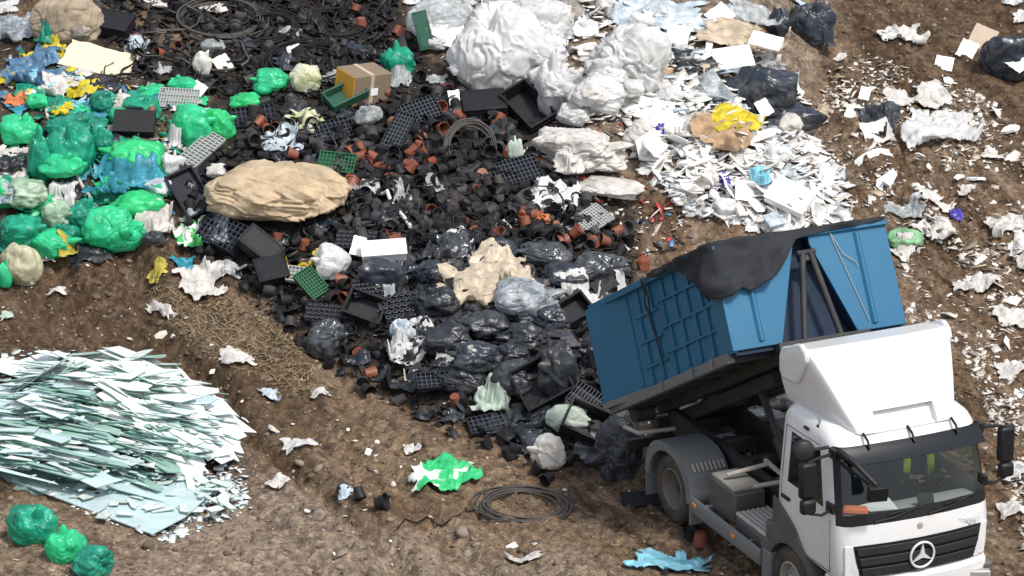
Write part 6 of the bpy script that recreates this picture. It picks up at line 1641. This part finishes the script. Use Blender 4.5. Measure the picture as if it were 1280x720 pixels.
Q_(crate, (712, 412), (44, -26), (10, 26), .2, M_SHELLB, 'black crate touching the opened container door', tilt=40, land='the crate at the door'); S_(485, 382, 28, 38, P_CLEAR, 'clear film strip beside the tube tray', amp=.1); S_(524, 413, 28, 40, P_WHITE, 'white limp bag hanging over black bags', amp=.14, land='the limp white bag'); B_(503, 415, 30, 32, P_LBLUE, 'pale grey bag beside the limp white bag'); S_(503, 437, 32, 22, P_WHITE, 'white film below the pale grey bag', amp=.12); S_(515, 445, 52, 26, P_WHITE, 'white torn film at the toe of the black bags', amp=.12)
Q_(crate, (457, 406), (44, 16), (-6, 30), .22, M_SHELLB, 'ridged black crate beside the glossy bag at the toe', tilt=45, land='the ridged crate'); B_(409, 426, 50, 54, P_SILVERB, 'glossy dark bag at the toe of the heap', knot='side', land='the glossy bag at the toe', lobes=.14)
for x, y, w_, h_, mt, lb in ((560, 420, 66, 44, P_BLACK, 'black bag behind the limp white bag'), (605, 410, 60, 40, P_BLACKG, 'dusty black bag below the flat black box'), (655, 425, 64, 44, P_BLACK, 'black bag below the grey clear bag'), (690, 398, 46, 34, P_SLATE, 'black bag behind the crate at the door'), (597, 452, 66, 46, P_SLATE, 'smooth black bag in the lowest row of bags'), (640, 450, 50, 40, P_BLACK, 'black bag behind the smooth low one'), (700, 462, 52, 74, P_BLACKG, 'tall dusty black bag beside the container door'), (640, 483, 66, 46, P_BLACKG, 'dusty black bag with a pink grey top'), (575, 480, 50, 34, P_BLACK, 'black bag above the white mint bag'), (770, 470, 46, 70, P_BLACK, 'black bag pressed behind the container door'), (742, 440, 40, 50, P_BLACK, 'black bag under the crate at the door')):
    B_(x, y, w_, h_, mt, lb, knot='side', lobes=.16, group=BG, crumple=.85)
Q_(crate, (677, 500), (56, -30), (22, 48), .28, M_SHELLB, 'big black crate lying on its side below tall bag', tilt=48, az=-15, land='the big crate on its side'); Q_(tray, (733, 508), (34, 22), (-20, 22), M_TRAYB, 'black ridged tray below the container door', cells=(9, 3), h=.1, tilt=40, land='the ridged tray')
S_(613, 512, 48, 30, P_MINT, 'mint white bag at the toe below black bags', amp=.16, land='the mint white bag'); Q_(tray, (611, 537), (50, -10), (8, 20), M_TRAYB, 'black tray flat on soil below the mint white bag', cells=(8, 4)); B_(708, 526, 52, 40, P_MINT, 'white bag with green tint above the black crate', knot=None, crumple=.5, land='the white green bag')
Q_(crate, (735, 550), (50, 22), (-10, 36), .26, M_SHELLB, 'black crate standing below the white green bag', tilt=42, az=15, land='the crate below the white bag'); B_(685, 566, 44, 48, P_DWHITE, 'white crumpled bag lying on soil by the crate', knot='side', land='the white bag on soil'); B_(772, 560, 58, 82, P_BLACKG, 'tall dark bag leaning beside the rear wheel', knot=(-.8, -.5, -.1), klen=.7, lobes=.1, land='the dark bag by the wheel')
S_(527, 483, 86, 22, P_BLACK, 'flat black film sheet at the toe of the heap', amp=.06); Q_(tray, (545, 499), (48, -4), (10, 18), M_TRAYB, 'dark tray beside the flat black film', cells=(8, 4)); Q_(crate, (800, 629), (44, -4), (4, 16), .06, M_SHELLB, 'flat black panel on soil beside the rear wheel', closed=True, slots=False)
S_(555, 452, 18, 22, P_WHITE, 'narrow white film between black bags', amp=.1); S_(519, 470, 24, 16, P_DWHITE, 'pale grey film on soil below the white torn film', amp=.1)

for x, y, w_, h_, lb in ((860, 520, 70, 46, 'black bag on the ground behind the raised container'), (915, 500, 64, 40, 'black bag behind the hydraulic gear of the truck'), (955, 530, 60, 40, 'black bag behind the truck chassis'), (890, 545, 56, 34, 'dusty black bag beyond the rear mudguard'), (960, 490, 60, 36, 'black bag under the raised container front')):
    B_(x, y, w_, h_, P_BLACK if len(lb) % 2 else P_BLACKG, lb, knot='side', lobes=.16)
# -- on the open soil
S_(553, 603, 74, 44, P_STREET, 'green and white plastic sheet alone on the soil', amp=.16, land='the green sheet on soil'); S_(838, 708, 104, 30, P_SKY, 'sky blue crumpled sheet on soil beside the truck', amp=.12, land='the sky blue sheet', freq=4); S_(373, 555, 44, 26, P_WHITE, 'white twisted bag on the middle of the haul road', amp=.16, land='the white twisted bag'); S_(337, 498, 28, 22, P_LBLUE, 'pale blue crumpled scrap on the haul road', amp=.14, land='the pale blue scrap'); S_(297, 450, 38, 24, P_DWHITE, 'off white crumpled bag above the glass heap', amp=.16, land='the off white bag'); S_(432, 614, 16, 16, P_LBLUE, 'grey white scrap beside dark pots on the road', amp=.1)
B_(42, 656, 66, 54, P_TEAL, 'teal bag with blue tint below the glass heap', lobes=.2, land='the teal blue bag'); B_(80, 682, 56, 46, P_GREEN, 'bright green tied bag between two teal bags', land='the tied green bag', klen=.45, knot='up'); B_(116, 699, 58, 44, P_DTEAL, 'dark teal bag last of three below the glass', knot='side', land='the last teal bag')
S_(230, 336, 30, 16, P_BLUET, 'small blue crumpled film at the toe of the heap', amp=.1); S_(252, 358, 66, 46, P_DWHITE, 'dirty white fleece torn along the toe of the heap', amp=.14, land='the white fleece'); S_(197, 345, 30, 16, P_YEL2, 'dull yellow film pressed into the soil', amp=.05); S_(200, 388, 52, 22, P_DWHITE, 'narrow dirty white strip on the soil', amp=.1, rotd=R(-50), aspect=.22); S_(71, 365, 24, 10, P_DWHITE, 'small off white scrap below the beige green sack', amp=.08); S_(8, 397, 16, 18, P_MINT, 'mint white scrap at the edge above the glass', amp=.1); S_(100, 462, 20, 10, P_LBLUE, 'pale blue scrap behind the glass heap'); S_(345, 607, 30, 14, P_DWHITE, 'thin white scrap beside the glass heap', amp=.08); S_(655, 705, 50, 12, P_DWHITE, 'white scraps at the lower edge of the road', amp=.06); S_(516, 566, 18, 12, P_DWHITE, 'tiny white scrap above the green sheet', amp=.08); S_(400, 492, 22, 12, P_DWHITE, 'tiny pale scrap below the glossy bag', amp=.06)
H.sort(key=lambda t: t[0])
for _, f, a, k in H: f(*a, **k)

for px, py in inside_px(34, PX_WDENSE, rg): fragment(px, py, float(np.clip(rg.gamma(3, .06), .1, .4)), fm, '', 'foam piece', 'white fragments covering the pale heap', 'foam_fragment')

# ================================================================== heap of broken glass panes
def mat_glasspane(name, col, edge, rough=.12):
    m, nt, b = principled(name, col, rough, spec=.6)
    n = nz(nt, 3, 5, .6); r = ramp(nt, n.outputs[0], [(.35, tuple(c * .8 for c in col)), (.65, col)]); nt.links.new(r.outputs[0], b.inputs['Base Color'])
    n2 = nz(nt, 9, 4, .6); rr = mathn(nt, 'ADD', mathn(nt, 'MULTIPLY', n2.outputs[0], .35), rough); nt.links.new(rr, b.inputs['Roughness'])
    MATS[name] = m; return m
M_PANE = mat_glasspane('pale_dusty_glass', (.66, .72, .70), None); M_PANEG = mat_glasspane('green_tinted_glass', (.27, .43, .37), None); M_PANEB = mat_glasspane('blue_tinted_glass', (.52, .66, .68), None); M_PANEW = mat_glasspane('sky_whitened_dusty_glass', (.84, .87, .86), None, .2); M_CORE = mat_glasspane('crushed_glass_green', (.20, .32, .28), None, .3); M_EDGE = mat_glasspane('green_glass_edge', (.06, .20, .155), None); M_EDGE2 = mat_glasspane('pale_green_glass_edge', (.22, .40, .34), None)  # M_PANEW: dust plus the sky's reflection painted into the colour as white
gc = spot(92, 566, False); 
gx_ax = np.array([math.cos(R(-22)), math.sin(R(-22))]); gy_ax = np.array([-gx_ax[1], gx_ax[0]])
def gm_h(X, Y):
    dx, dy = X - gc[0], Y - gc[1]; u = dx * gx_ax[0] + dy * gx_ax[1]; v = dx * gy_ax[0] + dy * gy_ax[1]
    q = (u / 1.95) ** 2 + ((v - .55) / 2.1) ** 2
    return (.74 + .16 * fbm2(u * 1.1, v * 1.1, 311, 2)) * np.clip(1 - q + .18 * fbm2(u * 1.7, v * 1.7, 305, 2), 0, 1) ** .8
# crushed core
n = 70; uu = np.linspace(-2.4, 2.4, n); U, W = np.meshgrid(uu, uu); X = gc[0] + U * 1.2; Y = gc[1] + W * 1.25
h_ = gm_h(X, Y) * .94; Z = samp(GRD, X, Y) - .34 + h_ * 1.16 + .05 * np.abs(fbm2(X * 5, Y * 5, 301, 3)) * (h_ > 0) - .02
idx = np.arange(n * n).reshape(n, n); kq = (h_ > -1); kq = kq[:-1, :-1] & kq[1:, 1:] & kq[1:, :-1] & kq[:-1, 1:]
F = np.stack([idx[:-1, :-1], idx[:-1, 1:], idx[1:, 1:], idx[1:, :-1]], -1)[kq]
used = np.unique(F); mp_ = -np.ones(n * n, int); mp_[used] = np.arange(len(used))
gl = link('crushed_glass', mesh_np('crushed_glass', np.stack([X, Y, Z], -1).reshape(-1, 3)[used], mp_[F], True), M_CORE); tag(gl, 'crushed green glass inside the heap of broken panes', 'crushed glass', kind='stuff')
def pane(x, y, z, L, Wd, yaw, pitch, roll, mat, edge, prefix, th=.012):
    s = nxt(); r_ = np.random.default_rng(s)
    k = r_.uniform(0, 1)
    pl = [(-L / 2, -Wd / 2 * r_.uniform(.2, 1)), (L / 2 * r_.uniform(.5, 1), -Wd / 2), (L / 2, Wd / 2 * r_.uniform(-.3, .8)), (L * r_.uniform(-.1, .4), Wd / 2), (-L / 2 * r_.uniform(.6, 1), Wd / 2 * r_.uniform(.4, 1))]
    me = bpy.data.meshes.new('glass_shard'); N = len(pl)
    me.from_pydata([(a, b_, 0) for a, b_ in pl] + [(a, b_, th) for a, b_ in pl], [], [tuple(range(N))[::-1], tuple(range(N, 2 * N))] + [(i, (i + 1) % N, (i + 1) % N + N, i + N) for i in range(N)])
    me.materials.append(mat); me.materials.append(edge); me.update()
    for i, p in enumerate(me.polygons): p.material_index = 0 if i < 2 else 1
    o = bpy.data.objects.new('glass_shard', me); COL.objects.link(o); o.location = (x, y, z)
    o.rotation_euler = (Matrix.Rotation(yaw, 3, 'Z') @ Matrix.Rotation(pitch, 3, 'Y') @ Matrix.Rotation(roll, 3, 'X')).to_euler()
    tag(o, prefix, 'glass shard', 'broken glass panes heaped on the soil')
    return o
rgp = np.random.default_rng(77); base_yaw = R(-20); cnt = 0
while cnt < 270:
    u = rgp.uniform(-2.2, 2.2); v = rgp.uniform(-1.5, 2.6)
    if (u / 1.85) ** 2 + ((v - .55) / 2.05) ** 2 > .9: continue
    if cnt > 125 and v < .55 - .5 * max(0, u - .2): continue
    if cnt <= 125 and v > .9: continue
    x = gc[0] + u * gx_ax[0] + v * gy_ax[0]; y = gc[1] + u * gx_ax[1] + v * gy_ax[1]
    e = .08; hx_ = float(gm_h(x + e * gx_ax[0], y + e * gx_ax[1]) - gm_h(x - e * gx_ax[0], y - e * gx_ax[1])) / (2 * e); hy_ = float(gm_h(x + e * gy_ax[0], y + e * gy_ax[1]) - gm_h(x - e * gy_ax[0], y - e * gy_ax[1])) / (2 * e)
    z = float(gz(x, y) + gm_h(x, y)); front = v < .55 - .5 * max(0, u - .2); cnt += 1
    if front:      # sheets stacked flat: mostly their broken edges show
        L = rgp.uniform(.5, 1.3); Wd = rgp.uniform(.08, .26); yaw = base_yaw + rgp.normal(0, .12) + .10 * v - .12 * u
        t = rgp.uniform()
        pane(x, y, z - .10 + rgp.uniform(-.02, .13), L, Wd, yaw, -hx_ * .3 + rgp.normal(0, .05), rgp.normal(-.02, .13), (M_PANEG, M_PANEB, M_PANE)[int(rgp.choice([0, 1, 2], p=[.6, .28, .12]))], M_EDGE if t < .5 else M_EDGE2, ('long' if L > 1.3 else 'short') + ' green edged shard stacked in the front of the glass heap', th=float(rgp.choice([.008, .012, .02])))
    else:
        L = rgp.uniform(.7, 1.5); Wd = rgp.uniform(.25, .6); yaw = base_yaw + rgp.normal(0, .16) - .1
        pane(x, y, z - .0 + rgp.uniform(0, .07), L, Wd, yaw, -math.atan(hx_) * .8 + rgp.normal(0, .04), math.atan(hy_) * .55 + rgp.normal(0, .05), M_PANEW, M_EDGE2, ('long' if L > 1.1 else 'short') + ' pale shard sliding over the back of the glass heap')
# splinters too many to count, in one mesh
SV, SF, SM = [], [], []
for i in range(620):
    u = rgp.uniform(-2.2, 2.2); v = rgp.uniform(-1.6, 1.1)
    if (u / 1.85) ** 2 + ((v - .55) / 2.1) ** 2 > .92: continue
    x = gc[0] + u * gx_ax[0] + v * gy_ax[0]; y = gc[1] + u * gx_ax[1] + v * gy_ax[1]; z = float(gz(x, y) + gm_h(x, y)) + rgp.uniform(.0, .13)
    L = rgp.uniform(.3, 1.1); Wd = rgp.uniform(.03, .14); th = rgp.uniform(.008, .016)
    M_ = Matrix.Translation((x, y, z)) @ Matrix.Rotation(base_yaw + rgp.normal(0, .13) + .10 * v - .12 * u, 4, 'Z') @ Matrix.Rotation(rgp.normal(0, .07), 4, 'Y') @ Matrix.Rotation(rgp.normal(0, .2), 4, 'X'); n0 = len(SV)
    pl = [(-L / 2, -Wd / 2), (L / 2, -Wd / 2 * rgp.uniform(-.5, 1)), (L / 2 * rgp.uniform(.6, 1), Wd / 2), (-L / 2 * rgp.uniform(.5, 1), Wd / 2)]
    SV += [tuple(M_ @ Vector((a_, b_, zz))) for zz in (0, th) for a_, b_ in pl]
    SF += [tuple(n0 + q_ for q_ in f) for f in ((3, 2, 1, 0), (4, 5, 6, 7), (0, 1, 5, 4), (1, 2, 6, 5), (2, 3, 7, 6), (3, 0, 4, 7))]
    t = int(rgp.integers(0, 3)); SM += [t, t, 3, 3, 3, 3]
so = link('glass_splinters', mesh_np('glass_splinters', SV, SF))
for mt in (M_PANEG, M_PANEB, M_PANE, M_EDGE): so.data.materials.append(mt)
so.data.polygons.foreach_set('material_index', np.array(SM, np.int32)); tag(so, 'long green edged glass splinters filling the front of the heap', 'glass splinters', kind='stuff')
for i, (px, py, L, Wd) in enumerate(((12, 585, .9, .5), (30, 598, .8, .4), (75, 606, .8, .35), (110, 618, .9, .4), (60, 575, .9, .5), (20, 540, 1.2, .7), (12, 500, 1.1, .6), (45, 560, .9, .6), (20, 590, 1.0, .5), (60, 590, .8, .4), (35, 470, 1.2, .6), (90, 460, 1.2, .5), (245, 580, .5, .3), (255, 610, .6, .25), (220, 640, .7, .4), (180, 625, .9, .5), (140, 615, .9, .4), (220, 515, .9, .35), (240, 538, .8, .3), (190, 500, 1.0, .4), (258, 548, .7, .16))):
    P = spot(px, py, False); zz = float(gz(P[0], P[1]) + gm_h(P[0], P[1])) + .05
    pane(P[0], P[1], zz, L, Wd, base_yaw + rgp.normal(0, .3), rgp.normal(0, .06), rgp.normal(.02, .08), M_PANEW if i % 3 else M_PANEB, M_EDGE2, 'loose pale pane lying at the rim of the glass heap')
Q = hit(np.array([20, 190, 225, 40]), np.array([606, 672, 655, 590]), gz)
V = [(p[0], p[1], p[2]) for p in hit(np.array([14., 190, 232, 270, 120, 20]), np.array([604., 673, 655, 615, 560, 575]), gz)]
c0 = np.mean(V, 0); zt = max(p[2] for p in V) + .03
N = len(V); me = bpy.data.meshes.new('glass_sheet'); me.from_pydata([(x - c0[0], y - c0[1], 0) for x, y, z in V] + [(x - c0[0], y - c0[1], .018) for x, y, z in V], [], [tuple(range(N))[::-1], tuple(range(N, 2 * N))] + [(i, (i + 1) % N, (i + 1) % N + N, i + N) for i in range(N)])
o = link('glass_sheet', me, M_PANEB, None, (c0[0], c0[1], zt - .01)); tag(o, 'large flat glass sheet lying under the heap of shards', 'glass sheet')
bm = bmesh.new(); bm.from_mesh(me); bmesh.ops.recalc_face_normals(bm, faces=bm.faces); bm.to_mesh(me); bm.free()
for i in range(66):
    px, py = rgp.uniform(90, 292), rgp.uniform(585, 655)
    if py > 606 + (px - 20) * .4 + 5: continue
    P = spot(px, py, False); pane(P[0], P[1], zt + .012 + rgp.uniform(0, .04), rgp.uniform(.12, .4), rgp.uniform(.06, .2), rgp.uniform(0, 6), rgp.normal(0, .08), rgp.normal(0, .08), M_PANE, M_EDGE2, 'small pale splinter lying on the flat glass sheet')
pp = np.concatenate([inside_px(800, [(-10, 436), (140, 434), (300, 545), (310, 628), (205, 678), (-10, 602)], rgp), inside_px(500, [(110, 600), (300, 585), (315, 640), (205, 680)], rgp)]); G = to_ground(pp, gz)
sf = GRD + gm_h(HXX, HYY)
tag(scraps_mesh('glass_crumbs', G, np.minimum(.16, rgp.gamma(2, .024, len(G)) + .015), rgp, surf=sf, flat=.2, bend=.05, zsink=.6, mats=[M_PANEW, M_PANE, M_PANEB]), 'white glass crumbs and splinters spread round the glass heap', 'glass crumbs', kind='stuff')
B1 = board((118, 530), (16, 1), (0, 18), M_PAPER, 'small white paper square on the glass heap', 'paper', 'paper_label', tilt=35, th=.006)
B1.location.z += max(0, float(gz(B1.location.x, B1.location.y) + gm_h(B1.location.x, B1.location.y)) + .10 - B1.location.z)

# ================================================================== labels of the small repeats: by what lies next to them
LA = np.array([(a, b_) for a, b_, _ in LAND])
for o, pre, x, y, cat, grp in PENDING:
    j = int(np.argmin((LA[:, 0] - x) ** 2 + (LA[:, 1] - y) ** 2)); o['label'] = pre + ' near ' + LAND[j][2]; o['category'] = cat; o['group'] = grp
bpy.context.view_layer.update()
